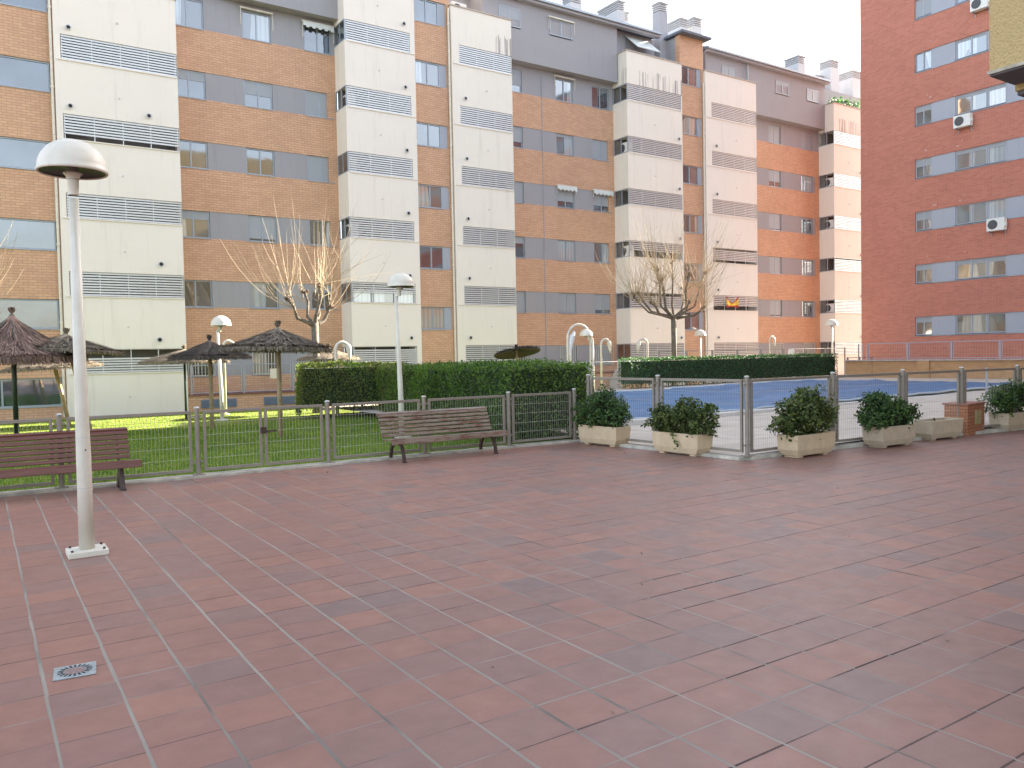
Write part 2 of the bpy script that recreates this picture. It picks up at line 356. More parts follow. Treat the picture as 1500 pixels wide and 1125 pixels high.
k = a.math('MULTIPLY_ADD', a.noise(P, 1.2, 5, .65), .4, .8); a.l(a.mix(1.0, b.outputs['Color'], a.comb(k, k, k), 'MULTIPLY'), a.p.inputs['Base Color']); a.set('Roughness', .8); DECK = a.m
a = N('blue_pool_tarp'); P = a.pos(); f = a.noise(a.map(P, (.35, 1.3, 1)), 1.1, 5, .65)
c = a.ramp(f, [(.3, (.024, .10, .235)), (.52, (.038, .145, .315)), (.75, (.09, .21, .39))])  # pale and dark streaks paint the cover's highlights into its colour
a.l(c, a.p.inputs['Base Color']); a.set('Roughness', .6)
a.bump(a.math('ADD', a.noise(a.map(P, (.5, 2.2, 1)), .9, 5, .7), a.math('MULTIPLY', a.noise(P, 9, 3), .15)), .7, .06); TARP = a.m
a = N('yellow_stucco'); P = a.pos(); f = a.noise(P, 42, 4, .75); v = a.n('ShaderNodeTexVoronoi'); v.inputs['Scale'].default_value = 26; a.l(P, v.inputs['Vector'])
c = a.ramp(f, [(.3, (.46, .33, .15)), (.7, (.60, .45, .23))]); c = a.mix(a.math('MULTIPLY', a.math('LESS_THAN', v.outputs['Distance'], .17), .5), c, (.22, .16, .09))
a.l(c, a.p.inputs['Base Color']); a.set('Roughness', .95); a.bump(a.math('ADD', f, v.outputs['Distance']), .8, .02); STUCCO = a.m
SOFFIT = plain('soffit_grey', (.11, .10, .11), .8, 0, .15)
a = N('planter_concrete'); P = a.obj(); X = a.xyz(P); f = a.noise(P, 9, 5, .65); g = a.noise(a.map(P, (7, 7, 1)), 1.1, 3, .6)
c = a.ramp(f, [(.3, (.54, .405, .255)), (.7, (.64, .495, .325))]); c = a.mix(a.math('MULTIPLY', a.math('SUBTRACT', g, .62, clamp=True), 1.2, clamp=True), c, (.34, .26, .17))
a.l(c, a.p.inputs['Base Color']); a.set('Roughness', .85); a.bump(a.noise(P, 55, 3), .35, .006); PLANT = a.m
PLANT_G = plain('greyish_planter_concrete', (.52, .42, .295), .88, 0, .10, 9, .3)
# ================================================================== GROUND
g = MB(); g.quad((-400,-400,-.62), (400,-400,-.62), (400,600,-.62), (-400,600,-.62)); g.build('ground', plain('distant_ground', (.16,.14,.12), .9, 0, .2, .2), kind='structure')
# plaza: polygon bounded by the fences
m = MB(); zz = 0
poly = [(-30,-30),(60,-30),(60,4.0),(18.2,8.05),(16.3,8.25),(14.5,8.42),(12.6,8.56),(10.15,8.62),(9.98,12.68),(-30,12.68)]
b0 = len(m.v); m.v += [(x,y,0) for x,y in poly]; m.f.append(tuple(range(len(poly)))); m.build('plaza_paving', PAVE, kind='structure')
def lz(y): return -.006-.0125*max(0, y-13)
m = MB()
for i in range(22):
    y0 = 12.9+i; y1 = y0+1; m.quad((-30,y0,lz(y0)),(24.5,y0,lz(y0)),(24.5,y1,lz(y1)),(-30,y1,lz(y1)))
m.build('lawn', LAWN, kind='structure')
m = MB(); m.quad((24.5,27.6,.05),(62,27.6,.25),(62,34.6,.0),(24.5,34.6,-.25)); m.build('path', plain('light_path', (.21,.18,.15), .9, 0, .15, 2), kind='structure')
m = MB(); m.quad((52,-30,.3),(400,-30,.3),(400,200,.3),(62,34.6,.24)); m.build('road', plain('street', (.22,.20,.18), .9, 0, .15, 1), kind='structure')
def dz(x): return .06+.0085*(x-10)
m = MB()
xs = [10.2,14,20,26,32,38,52]
def yl(x): return 8.78-(.075*(x-12.6) if x > 12.6 else 0)
for x0, x1 in zip(xs, xs[1:]):
    m.quad((x0,yl(x0),dz(x0)),(x1,yl(x1),dz(x1)),(x1,27.6,dz(x1)),(x0,27.6,dz(x0)))
m.build('pool_deck', DECK, kind='structure')
# side skirt of the deck towards the lawn
# kerbs under the fences
m = MB(); m.box(-8,12.68,-.05,10.2,12.98,.035); m.build('kerb', CONC, kind='structure')
FB = [(10.34,8.72),(12.58,8.70),(14.52,8.55),(16.33,8.39),(18.16,8.18),(20.1,7.95),(22.0,7.73)]
m = MB()
def strip(m, a_, b_, w, z0, z1):
    a_ = Vector((*a_,0)); b_ = Vector((*b_,0)); d = (b_-a_).normalized(); n_ = Vector((-d.y,d.x,0))*w/2
    b0 = len(m.v); m.v += [tuple(p+Vector((0,0,z))) for z in (z0,z1) for p in (a_-n_, b_-n_, b_+n_, a_+n_)]
    m.f += [(b0,b0+3,b0+2,b0+1),(b0+4,b0+5,b0+6,b0+7),(b0,b0+1,b0+5,b0+4),(b0+1,b0+2,b0+6,b0+5),(b0+2,b0+3,b0+7,b0+6),(b0+3,b0,b0+4,b0+7)]
for p, q in zip(FB, FB[1:]): strip(m, p, q, .2, -.05, .055)
strip(m, (10.24,8.72), (10.12,12.7), .2, -.05, .052)
m.build('pool_kerb', plain('pool_kerb_white', (.50, .46, .38), .85, 0, .35, 4, .3), kind='structure')
# grass blades (uncountable)
m = MB(); rg = random.Random(3)
def blades(n, x0, x1, y0, y1, h, w):
    for _ in range(n):
        x = rg.uniform(x0,x1); y = rg.uniform(y0,y1); a_ = rg.uniform(0,2*pi); z_ = lz(y); hh = h*rg.uniform(.5,1.2)
        dx, dy = cos(a_)*w, sin(a_)*w; lx, ly = rg.uniform(-.5,.5)*hh, rg.uniform(-.5,.5)*hh
        b = len(m.v); m.v += [(x-dx,y-dy,z_),(x+dx,y+dy,z_),(x+lx,y+ly,z_+hh)]; m.f.append((b,b+1,b+2))
blades(42000, -1.5, 10.5, 13.0, 17.5, .045, .006)
blades(34000, -1.0, 10.5, 17.5, 24.5, .05, .009)
blades(16000, -1.0, 12, 24.5, 34, .022, .014)
m.build('grass', BLADE, kind='stuff')
# ================================================================== BUILDINGS
class Face:
    """u along the wall, d inward from the wall plane, v up"""
    def __init__(s, kind, plane): s.k = kind; s.p = plane
    def box(s, m, u0, u1, d0, d1, v0, v1):
        if s.k == 'x': m.box(u0, s.p+d0, v0, u1, s.p+d1, v1)
        else: m.box(s.p+d0, u0, v0, s.p+d1, u1, v1)
def window(F, par, u0, u1, v0, v1, d=.10, kind='dark', shut=0, panes=2, fr=.045, curt=None, frame_mat=None, bars=False):
    m = MB(); D0, D1 = d-.03, d+.04
    F.box(m, u0, u1, D0, D1, v0, v0+fr); F.box(m, u0, u1, D0, D1, v1-fr, v1)
    F.box(m, u0, u0+fr, D0+.002, D1, v0+fr, v1-fr); F.box(m, u1-fr, u1, D0+.002, D1, v0+fr, v1-fr)
    for i in range(1, panes):
        c = u0+(u1-u0)*i/panes; F.box(m, c-fr*.6, c+fr*.6, D0+.004, D1, v0+fr, v1-fr)
    # sill
    F.box(m, u0-.03, u1+.03, -.03, D0, v0-.035, v0)
    w = m.build('window', frame_mat or FRAME, par)
    vb = v0
    mt = {'dark': G_DARK, 'curtain': G_CURT, 'lace': G_LACE}[kind]
    if shut < .97:
        m = MB(); F.box(m, u0+fr, u1-fr, d+.01, d+.025, v0+fr, v1-fr-(v1-v0-2*fr)*shut*.999); m.build('pane', mt, w)
    if shut > 0:
        m = MB(); F.box(m, u0+fr, u1-fr, d-.012, d+.005, v1-fr-(v1-v0-2*fr)*shut, v1-fr); m.build('shutter', SHUT, w)
    if bars:
        m = MB(); n_ = int((u1-u0)/.13)
        for i in range(n_+1):
            u = u0+(u1-u0)*i/n_; F.box(m, u-.01, u+.01, -.05, -.03, v0, v1)
        for v in (v0+.03, v1-.03): F.box(m, u0, u1, -.052, -.028, v-.012, v+.012)
        m.build('window_bars', WHITE, w)
    return w
def hood(F, par, u0, u1, v1, drop=.9, cover=False):
    # folding awning: cassette rail and two hanging arms, cloth when cover
    m = MB()
    F.box(m, u0-.12, u1+.12, -.12, -.02, v1+.02, v1+.09)
    for u in (u0-.1, u1+.1):
        F.box(m, u-.012, u+.012, -.09, -.06, v1-drop*.75, v1+.02)
    o = m.build('awning', WHITE, par)
    if cover:
        m = MB(); n_ = 10
        for i in range(n_):
            a_ = u0-.1+(u1-u0+.2)*i/n_; b_ = u0-.1+(u1-u0+.2)*(i+1)/n_; z_ = v1-.16-.06*(i % 2)
            F.box(m, a_, b_, -.17+.002*(i % 2), -.14, z_, v1+.03)
        m.build('valance', AWN, o)
rw = random.Random(11)
B = empty('apartment_building', (7,35.5,0), 0, label='long block of orange brick bands, grey bands and cream towers behind the lawn and pool', cat='building')
B.location = (0,0,0)
def towerlike(x0, x1, lx0, lx1, ztop, side, gaps, vents, mat=CREAM, skip_top=False, special={}):
    YF, YB = 34.3, 35.5
    m = MB(); nrow = 6 if not skip_top else 5
    tops = [2.33+2.925*k for k in range(nrow)]; bots = [1.41+2.925*k for k in range(nrow)]
    zb = -.6
    for k in range(nrow):
        m.box(x0, YF, zb, x1, YB+.05, bots[k]); zb = tops[k]
        if lx0 > x0+.05: m.box(x0, YF+.001, bots[k], lx0, YB+.05, tops[k])
        m.box(lx1, YF+.001, bots[k], x1, YB+.05, tops[k])
    m.box(x0, YF, zb, x1, YB+.05, ztop)
    t = m.build('tower', mat, B)
    m = MB(); m.box(x0-.04, YF-.04, ztop, x1+.04, YB+.05, ztop+.06); m.build('coping', CAP, t)
    for k in range(nrow): # thin drip sills under each louver
        m = MB(); m.box(x0+.1, YF-.035, bots[k]-.04, x1-.02, YF-.002, bots[k]); m.build('sill', CREAM, t)
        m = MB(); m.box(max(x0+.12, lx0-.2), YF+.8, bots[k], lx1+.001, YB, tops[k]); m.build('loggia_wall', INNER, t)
        gb, gt = gaps.get(k, (0, 0))
        z0, z1 = bots[k]+gb, tops[k]-gt
        m = MB(); n_ = max(3, round((z1-z0)/.102)); st = (z1-z0)/n_
        for i in range(n_):
            zc = z0+st*(i+.5)
            b = len(m.v)
            m.box(lx0+.02, YF+.03, zc-.031, lx1-.01, YF+.055, zc+.031)
        np_ = 4 if lx1-lx0 > 3.2 else 3
        for i in range(np_+1):
            u = lx0+.05+(lx1-lx0-.1)*i/np_; m.box(u-.018, YF+.056, bots[k], u+.014, YF+.085, tops[k])
        m.box(lx0, YF+.02, tops[k]-.03, lx1, YF+.06, tops[k]-.005) if gt else None
        m.build('louver', LOUVER, t)
        if k in special:   # glazed behind open louver
            m = MB(); m.box(lx0+.1, YF+.12, bots[k]+.02, lx1-.05, YF+.14, bots[k]+.55); m.build('glazing', G_CURT, t)
        if side:
            m = MB()  # glazed side frame on the tower's left flank
            for (y0, y1, z0_, z1_) in ((YF+.0, YF+.05, bots[k], tops[k]), (YB-.05, YB, bots[k], tops[k]), (YF+.05, YB-.05, bots[k], bots[k]+.05), (YF+.05, YB-.05, tops[k]-.05, tops[k]), (YF+.56, YF+.6, bots[k]+.05, tops[k]-.05)):
                m.box(x0, y0, z0_, x0+.05, y1, z1_)
            m.build('side_frame', FRAME, t)
            m = MB(); m.box(x0+1.0, YF+.1, bots[k], x0+1.04, YF+.8, tops[k]); m.build('loggia_shade_sheet', INNER, t)  # dark sheet added so the loggia reads shaded inside
            if (k+int(x0)) % 2 and x0 < 20: 
                m = MB(); m.box(x0+.02, YF+.05, bots[k]+.05, x0+.03, YB-.05, tops[k]-.05); m.build('side_pane', G_DARK, t)
    for (vx, vz, r) in vents:
        m = MB(); m.tube([(vx, YF-.05, vz), (vx, YF+.05, vz)], r, 10); m.build('vent_pipe', DARK if r > .05 else CHIM, t)
        if r > .05: 
            m = MB(); m.lathe([(r+.025, 0), (r+.03, .03), (r, .03)], n=12); o = m.build('vent_ring', CHIM, t); o.rotation_euler = (pi/2, 0, 0); o.location = (vx, YF-.03, vz)
    return t
def vv(xc, xr, z0, n, r=.07):
    L = []
    for k in range(n):
        L.append((xc, z0+2.925*k, .028)); L.append((xr, z0-.55+2.925*k+ (0.0), r))
    return L
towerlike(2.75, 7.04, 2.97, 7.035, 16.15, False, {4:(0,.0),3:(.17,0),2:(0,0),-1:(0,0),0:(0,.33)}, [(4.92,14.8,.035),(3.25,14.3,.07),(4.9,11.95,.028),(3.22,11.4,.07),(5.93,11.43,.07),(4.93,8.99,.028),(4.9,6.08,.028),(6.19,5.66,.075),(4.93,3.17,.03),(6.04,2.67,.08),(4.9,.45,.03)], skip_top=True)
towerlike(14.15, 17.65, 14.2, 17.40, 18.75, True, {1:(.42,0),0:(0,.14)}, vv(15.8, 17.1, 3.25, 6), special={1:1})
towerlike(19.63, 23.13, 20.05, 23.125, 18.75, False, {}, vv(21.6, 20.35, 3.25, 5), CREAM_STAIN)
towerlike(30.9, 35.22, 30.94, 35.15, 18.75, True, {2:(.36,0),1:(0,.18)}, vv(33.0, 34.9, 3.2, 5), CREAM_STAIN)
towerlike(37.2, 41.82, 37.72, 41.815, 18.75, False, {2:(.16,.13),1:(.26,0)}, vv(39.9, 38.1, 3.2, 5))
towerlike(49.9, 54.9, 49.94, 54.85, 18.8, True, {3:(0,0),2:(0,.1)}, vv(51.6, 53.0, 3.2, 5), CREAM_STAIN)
def bay(x0, x1, wins, kinds, overhang=True, podium=None, ox0=None, ox1=None):
    F = Face('x', 35.5); sill = [1.15]+[4.06+2.905*k for k in range(5)]; top = [s_+1.14 for s_ in sill]; top[5] = 17.15
    m = MB(); z0 = top[0]
    m.box(x0, 35.5, -.6, x1, 35.8, sill[0])
    for k in range(1, 6): m.box(x0, 35.5, top[k-1], x1, 35.8, sill[k])
    m.box(x1-.42 if overhang else x1-.2, 35.497, -.6, x1, 35.8, top[4]-.0)   # brick jamb at the right end
    m.build('brick_wall', ORANGE, B)
    m = MB(); m.box(x0, 35.8, -.6, x1, 44, 17.2); m.build('floor_block', GREY, B)
    m = MB()
    for k in range(6):
        cur = x0
        xe = x1-.42 if k < 5 else x1
        for (a_, b_) in wins:
            if a_ > cur+.03: MB().box(cur, 35.52, sill[k], a_, 35.8, top[k]).build('render_band', GREY, B)
            if k == 5: MB().box(a_, 35.52, sill[k]+1.2, b_, 35.8, top[k]).build('render_band', GREY, B)
            cur = b_
        if cur < xe: MB().box(cur, 35.52, sill[k], xe, 35.8, top[k]).build('render_band', GREY, B)
    for k in range(6):
        for j, (a_, b_) in enumerate(wins):
            kd, sh = kinds[k][j]
            window(F, B, a_+.01, b_-.01, sill[k]+.01, (top[k] if k < 5 else sill[k]+1.2)-.01, .09, kd, sh, 2, bars=(k == 0))
    return F
D_, C_, L_ = 'dark', 'curtain', 'lace'
FBay = bay(7.04, 14.15, [(7.06,8.40),(9.99,11.23),(12.72,14.0)], [
  [(D_,0),(L_,0),(D_,.2)], [(D_,0),(C_,0),(D_,.3)], [(C_,.3),(D_,.92),(C_,0)], [(D_,0),(D_,0),(D_,1)], [(D_,.33),(D_,.52),(D_,1)], [(C_,0),(C_,0),(D_,0)]])
bay(23.13, 30.9, [(23.15,24.57),(26.79,27.98),(29.34,30.61)], [
  [(D_,0),(D_,1),(D_,1)], [(D_,1),(D_,1),(D_,.82)], [(D_,.3),(C_,0),(C_,0)], [(D_,1),(D_,.7),(D_,.72)], [(D_,.75),(C_,.12),(D_,1)], [(D_,.7),(C_,0),(D_,0)]])
bay(41.82, 49.9, [(44.52,45.78),(47.97,49.18)], [
  [(D_,1),(D_,.4)], [(D_,.93),(D_,0)], [(D_,1),(C_,0)], [(D_,.95),(D_,.1)], [(D_,.7),(C_,0)], [(D_,1),(D_,1)]])
hood(Face('x', 35.5), B, 10.02, 11.2, 16.88); hood(Face('x', 35.5), B, 12.74, 13.98, 16.88, .9, True)
hood(Face('x', 35.5), B, 26.8, 27.97, 16.9, .7); 
F55 = Face('x', 35.5)
hood(F55, B, 26.82, 27.95, 11.0, .5, True); hood(F55, B, 29.37, 30.58, 11.0, .5, True)
# stair bays (windows at half levels, nearly flush with the towers)
def stair(x0, x1, wx0, wx1, ztop, rows, kinds, glass_x1, mat=ORANGE):
    F = Face('x', 34.45); m = MB(); z0 = -.6
    for k in range(rows):
        s_ = 3.1+2.92*(k-1)
        if s_ < 0 and x0 > 5: continue
        s_ = max(s_, .22); t_ = 3.1+2.92*(k-1)+1.1
        m.box(x0, 34.45, z0, x1, 34.8, s_)
        if wx0 > x0+.02: m.box(x0, 34.451, s_, wx0, 34.8, t_)
        if wx1 < x1-.02: m.box(wx1, 34.451, s_, x1, 34.8, t_)
        z0 = t_
        w = window(F, B, wx0, glass_x1, s_+.01, t_-.01, .08, kinds[k % len(kinds)], 0, 2, .05)
        if glass_x1 < wx1-.05:
            p = MB(); F.box(p, glass_x1, wx1, .05, .3, s_, t_); p.build('side_panel', GREYBLUE, B)
    m.box(x0, 34.45, z0, x1, 34.8, ztop)
    m.build('brick_wall', mat, B)
    m = MB(); m.box(x0, 34.8, -.6, x1, 44, ztop-.05); m.build('floor_block', GREY, B)
stair(-9.0, 2.75, -1.2, 2.63, 20, 7, [D_, D_, D_, D_, D_], 2.60)
m = MB(); m.box(-6, 34.449, .0, -1.2, 34.46, 0.01)
stair(17.65, 19.63, 17.72, 19.42, 22, 7, [D_, L_, D_, L_, D_, C_], 19.05)
stair(35.22, 37.2, 35.24, 37.0, 20.55, 7, [L_, D_, L_, L_, D_], 36.7)
# attics
def attic(x0, x1, y, wins):
    m = MB(); m.box(x0, y, 17.15, x1, 44, 20.35); m.build('attic_wall', GREY, B)
    F = Face('x', y)
    for (a_, b_, z0, z1, kd, sh) in wins: window(F, B, a_, b_, z0, z1, .0, kd, sh)
def roof(x0, x1, y, z, rise=2.2, depth=6.5):
    m = MB(); b = 0
    m.v += [(x0,y-.35,z),(x1,y-.35,z),(x1,y-.35,z+.12),(x0,y-.35,z+.12),(x0,y+depth,z+rise),(x1,y+depth,z+rise),(x0,y+depth+6,z),(x1,y+depth+6,z)]
    m.f += [(0,1,2,3),(3,2,5,4),(4,5,7,6),(0,3,4,6),(1,7,5,2),(0,6,7,1)]
    r_ = m.build('roof', TILE_ROOF, B)
    m = MB(); m.box(x0, y-.42, z-.03, x1, y-.352, z+.09); m.build('gutter', FRAME, r_)
    m = MB(); m.box(x0+.05, y-.30, z-.16, x1-.05, y-.002, z-.002); m.build('cornice', GREY_L, r_)
attic(9.6, 14.149, 34.98, []); 
m = MB(); m.box(7.04, 35.3, 17.151, 9.6, 44, 20.3); m.build('attic_wall', GREY, B)
attic(21.9, 30.84, 35.0, [(22.85,24.18,18.8,19.75,D_,.6),(26.1,27.6,18.9,19.75,C_,0)])
hood(Face('x', 35.0), B, 26.1, 27.6, 19.75, .8)
attic(38.0, 49.9, 35.0, [(39.44,40.76,18.9,19.7,D_,.7),(44.63,45.95,18.82,19.65,C_,.3),(47.93,49.19,18.85,19.65,D_,1)])
for bx in ((30.84, 35.5, 17.15, 34.2, 44, 20.35), (19.63, 36.2, 17.15, 21.9, 44, 20.3), (14.15, 35.9, 17.15, 17.65, 44, 22)): MB().box(*bx).build('attic_wall', GREY_L, B)
window(Face('x', 35.5), B, 31.9, 33.5, 18.85, 20.0, .0, D_, 0)
roof(9.4, 14.4, 34.98, 20.36); roof(21.5, 34.0, 35.0, 20.36); roof(37.9, 50.1, 35.0, 20.36)
m = MB(); m.v += [(35.0,34.0,20.55),(37.5,34.0,20.55),(37.5,34.0,20.68),(35.0,34.0,20.68),(36.25,37.2,21.4),(36.25,43,21.4),(35.0,44,20.55),(37.5,44,20.55)]
m.f += [(0,1,2,3),(3,2,4),(3,4,5,6),(2,7,5,4),(0,3,6),(1,7,2),(6,5,7),(0,6,7,1)]; m.build('roof', TILE_ROOF, B)
# terrace awning of the attic behind the fourth tower
m = MB(); m.v += [(31.8,35.4,20.15),(33.6,35.4,20.15),(33.75,34.5,19.25),(31.95,34.5,19.25),(31.8,35.42,20.12),(33.6,35.42,20.12),(33.75,34.52,19.22),(31.95,34.52,19.22)]
m.f += [(0,3,2,1),(4,5,6,7),(0,1,5,4),(3,7,6,2),(0,4,7,3),(1,2,6,5)]; m.build('terrace_awning', AWN, B)
# tall shaft and the light courts on the top terraces
def chimney(x0, x1, y0, y1, z0, z1, mat=CHIM):
    m = MB(); m.box(x0, y0, z0, x1, y1, z1-.55); c = m.build('chimney', mat, B)
    m = MB()
    m.box(x0+.06, y0+.06, z1-.55, x1-.06, y1-.06, z1-.08)
    for i in range(4):
        z_ = z1-.5+i*.13; m.box(x0-.01, y0-.01, z_, x1+.01, y1+.01, z_+.07)
    m.box(x0-.05, y0-.05, z1-.06, x1+.05, y1+.05, z1); m.build('chimney_cap', plain('chimney_slats', (.42,.42,.43), .8) if 'chimney_slats' not in bpy.data.materials else bpy.data.materials['chimney_slats'], c)
chimney(34.66, 35.34, 35.52, 36.15, 17.1, 22.75, GREY_L)
chimney(32.7, 33.25, 37, 38.9, 20.2, 22.95); chimney(33.9, 34.4, 37.9, 38.4, 20.2, 22.9)
chimney(29.1, 29.95, 37, 37.8, 20.2, 22.6)
chimney(38.15, 38.75, 37.2, 38.4, 20.2, 23.15); chimney(39.35, 40.1, 37.2, 37.9, 20.2, 23.45); chimney(40.3, 40.7, 37.6, 38.2, 20.2, 21.9)
chimney(49.7, 50.5, 37, 38.2, 20.2, 22.9); chimney(53.5, 54.5, 37, 38.0, 19, 23.3); chimney(52.6, 53.4, 37.6, 38.4, 18, 22.2); chimney(56.2, 57.4, 37, 38.4, 18, 23.0)
m = MB(); m.box(49.9, 36.8, 17.1, 60, 44, 20.9); m.build('attic_wall', GREY, B)
m = MB(); m.box(54.9, 34.6, -.6, 61, 44, 18); m.build('brick_wall', ORANGE, B)
# downpipes
def pipe(x, y, z0, z1, mat=PIPE, r=.05):
    m = MB(); m.tube([(x,y,z0),(x,y,z1)], r, 8)
    for i in range(int((z1-z0)/2.9)+1): m.tube([(x,y,z0+.6+2.9*i),(x,y,z0+.68+2.9*i)], r*1.35, 8)
    m.build('downpipe', mat, B)
pipe(2.66, 34.36, -.2, 19); pipe(19.52, 34.36, -.2, 18.6); pipe(37.1, 34.36, -.2, 18); pipe(30.95, 35.4, 17.3, 20.3, FRAME); pipe(41.75, 34.9, 17.3, 20.3, FRAME); pipe(25.85, 35.49, -.2, 16.9, GREY_L, .02)
m = MB(); m.box(35.24, 35.6, 18.8, 35.3, 36.8, 19.9)
for i in range(7):
    m.tube([(35.22,35.6+i*.18,18.8),(35.22,35.6+(i+1)*.18,19.9)], .012, 4); m.tube([(35.22,35.78+i*.18,18.8),(35.22,35.6+i*.18,19.9)], .012, 4)
m.build('terrace_lattice', FRAME, B)
# podium walls with vents and coping in the recessed bays
def podium(x0, x1, top, vents):
    m = MB(); m.box(x0, 34.35, -.7, x1, 35.5, top-.05); w = m.build('podium_wall', ORANGE, B)
    m = MB(); m.box(x0, 34.30, top-.05, x1, 35.48, top); m.build('coping', plain('red_coping', (.17,.08,.07), .8) if 'red_coping' not in bpy.data.materials else bpy.data.materials['red_coping'], w)
    for (a_, b_) in vents:
        m = MB(); m.box(a_, 34.33, -.14, b_, 34.349, .22)
        for i in range(6): m.box(a_, 34.30, -.12+i*.058, b_, 34.33, -.09+i*.058)
        m.build('vent_grille', plain('vent_blue_grey', (.15,.19,.27), .5) if 'vent_blue_grey' not in bpy.data.materials else bpy.data.materials['vent_blue_grey'], w)
podium(7.041, 14.149, .42, [(7.55,8.95),(10.1,11.5)]); podium(23.131, 30.899, .75, []); podium(41.821, 49.899, .75, [])
m = MB()
for i in range(4): m.box(29.3+.12*i, 33.6-.0-.25*(3-i)+.5, -.5, 31.6, 34.30, .30+.20*i)
m.build('entrance_steps', plain('pale_stone_steps', (.50,.47,.42), .8), B)
m = MB(); m.box(28.9, 32.9, -.5, 31.7, 33.1, .62); m.build('step_wall', OCHRE, B)
# brown hoarding in the ground loggia of the fourth tower
m = MB(); m.box(30.93, 34.36, 1.42, 30.96, 35.4, 2.3); m.build('loggia_hoarding', plain('brown_hoarding', (.16,.075,.045), .7, 0, .5, 3), B)
# metre box notice
# railing along the podium
def rail_fence(name, pts, z0, z1, label, cat='railing', mat=GALV, step=.12, group=None, mid=None):
    r_ = empty(name, (pts[0][0], pts[0][1], 0), 0, label=label, cat=cat, group=group)
    o0 = Vector((pts[0][0], pts[0][1], 0))
    for i, (x, y) in enumerate(pts):
        m = MB(); m.box(x-o0.x-.03, y-o0.y-.03, z0, x-o0.x+.03, y-o0.y+.03, z1+.03); m.build('post', mat, r_)
    for p, q in zip(pts, pts[1:]):
        p = Vector((*p,0))-o0; q = Vector((*q,0))-o0; d = (q-p).normalized(); L = (q-p).length
        m = MB(); e0 = p+d*.08; e1 = q-d*.08; Z = Vector((0,0,1))
        for z_ in (z0+.06, z1): m.tube([e0+Z*z_, e1+Z*z_], .02, 4)
        for e in (e0, e1): m.tube([e+Z*(z0+.06), e+Z*z1], .02, 4)
        pn = m.build('panel', mat, r_)
        m = MB(); n_ = int((L-.16)/step)
        for i in range(1, n_):
            e = e0+d*((L-.16)*i/n_); m.tube([e+Z*(z0+.06), e+Z*z1], .003, 3, False)
        for i in range(1, 4): z_ = z0+.06+(z1-z0-.06)*i/4; m.tube([e0+Z*z_, e1+Z*z_], .003, 3, False)
        m.build('wire_mesh', WIRE, pn)
    return r_
rf = rail_fence('podium_railing', [(7.2+i*2.1, 34.42) for i in range(4)], .42, 1.62, 'grey railing on the low brick podium below the barred windows, left of the long hedge', group='railings of the apartment block')
rail_fence('podium_railing', [(22.0+i*2.2, 32.6) for i in range(5)], -.25, 1.35, 'grey railing by the steps between the long hedge and the far hedge')
rail_fence('podium_railing', [(32.4+i*2.2, 33.6) for i in range(9)], -.2, 1.85, 'grey railing showing above the top of the far dark hedge', mat=RAIL)
m = MB(); m.box(10.4, 34.36, 1.0, 10.75, 34.38, 1.42); m.build('white_notice', WHITE, None, label='small white notice on the podium railing beneath the barred window', cat='notice')
# ---- red building on the right
R_ = empty('red_building', (0,0,0), label='red brick block with blue grey window bands at the right edge', cat='building')
FR = Face('y', 43.0)
sl_ = [2.44+2.85*k for k in range(7)]; tp_ = [s_+1.02 for s_ in sl_]
m = MB(); z0 = -.3; YE = 27.82; YS = -16
for k in range(7):
    m.box(43.0, YS, z0, 56, YE, sl_[k]); z0 = tp_[k]
    m.box(43.001, 24.59, sl_[k], 56, YE-.001, tp_[k])
    m.box(43.25, YS+.01, sl_[k], 56, 24.59, tp_[k])
m.box(43.0, YS, z0, 56, YE, 24); m.build('brick_wall', RED, R_)
for k in range(7):
    for (u0, u1) in ((22.42, 23.66), (YS+.02, 19.90)):
        m = MB(); FR.box(m, u0, u1, .04, .25, sl_[k], tp_[k]); m.build('wall_panel', GREYBLUE, R_)
    m = MB(); FR.box(m, YS+.02, 24.6, -.03, .04, sl_[k]-.05, sl_[k]+.012); m.build('window_ledge', FRAME, R_)
rk = [(L_,.3,0),(L_,.3,.22),(C_,.45,0),(C_,.4,.18),(L_,.3,.15),(C_,0,.1),(D_,.95,0)]
for k in range(7):
    kd, s1, s2 = rk[k]
    fm = GREYBLUE
    window(FR, R_, 23.67, 24.58, sl_[k]+.015, tp_[k], .1, kd, s1, 2, .05, frame_mat=fm)
    window(FR, R_, 20.84, 22.40, sl_[k]+.015, tp_[k], .1, kd if k else L_, s2, 2, .06, frame_mat=fm)
    window(FR, R_, 19.91, 20.83, sl_[k]+.015, tp_[k], .1, kd, s2, 1, .06, frame_mat=fm)
m = MB(); m.box(42.9, YS-.1, 24, 56.1, YE+.1, 24.3); m.build('roof', TILE_ROOF, R_)
# low ochre wall and railing in front of the red building
Wl = MB(); Wl.box(38.0, -14, -.3, 38.3, 25.5, 1.14); Wl.box(38.3, 25.2, -.3, 43, 25.5, 1.14); Wl.box(37.9, 21.0, -.3, 38.0, 21.6, 1.139); Wl.box(37.955, 24.0, -.3, 38.0, 24.1, 1.139)
wl = Wl.build('boundary_wall', OCHRE, None, label='long low ochre brick wall behind the blue pool cover', cat='wall')
m = MB(); m.box(37.9, -14.05, 1.14, 38.38, 25.55, 1.2); m.build('coping', CAP, wl)
def lil(y0): return (38.15, y0)
r_ = rail_fence('terrace_railing', [lil(24.35-2.15*i) for i in range(9)], 1.2, 2.02, 'pale lilac framed railing along the top of the ochre brick wall', mat=LILAC)
for yy in (24.6, 24.85):
    m = MB(); m.box(-.025, yy-24.35-.025, 1.2, .025, yy-24.35+.025, 2.02); m.build('post', LILAC, r_)
rail_fence('lawn_railing', [(41.8, 26.4), (40.6, 26.4), (39.5, 26.4)], .2, 1.3, 'short grey railing beyond the right end of the far hedge', mat=RAIL)
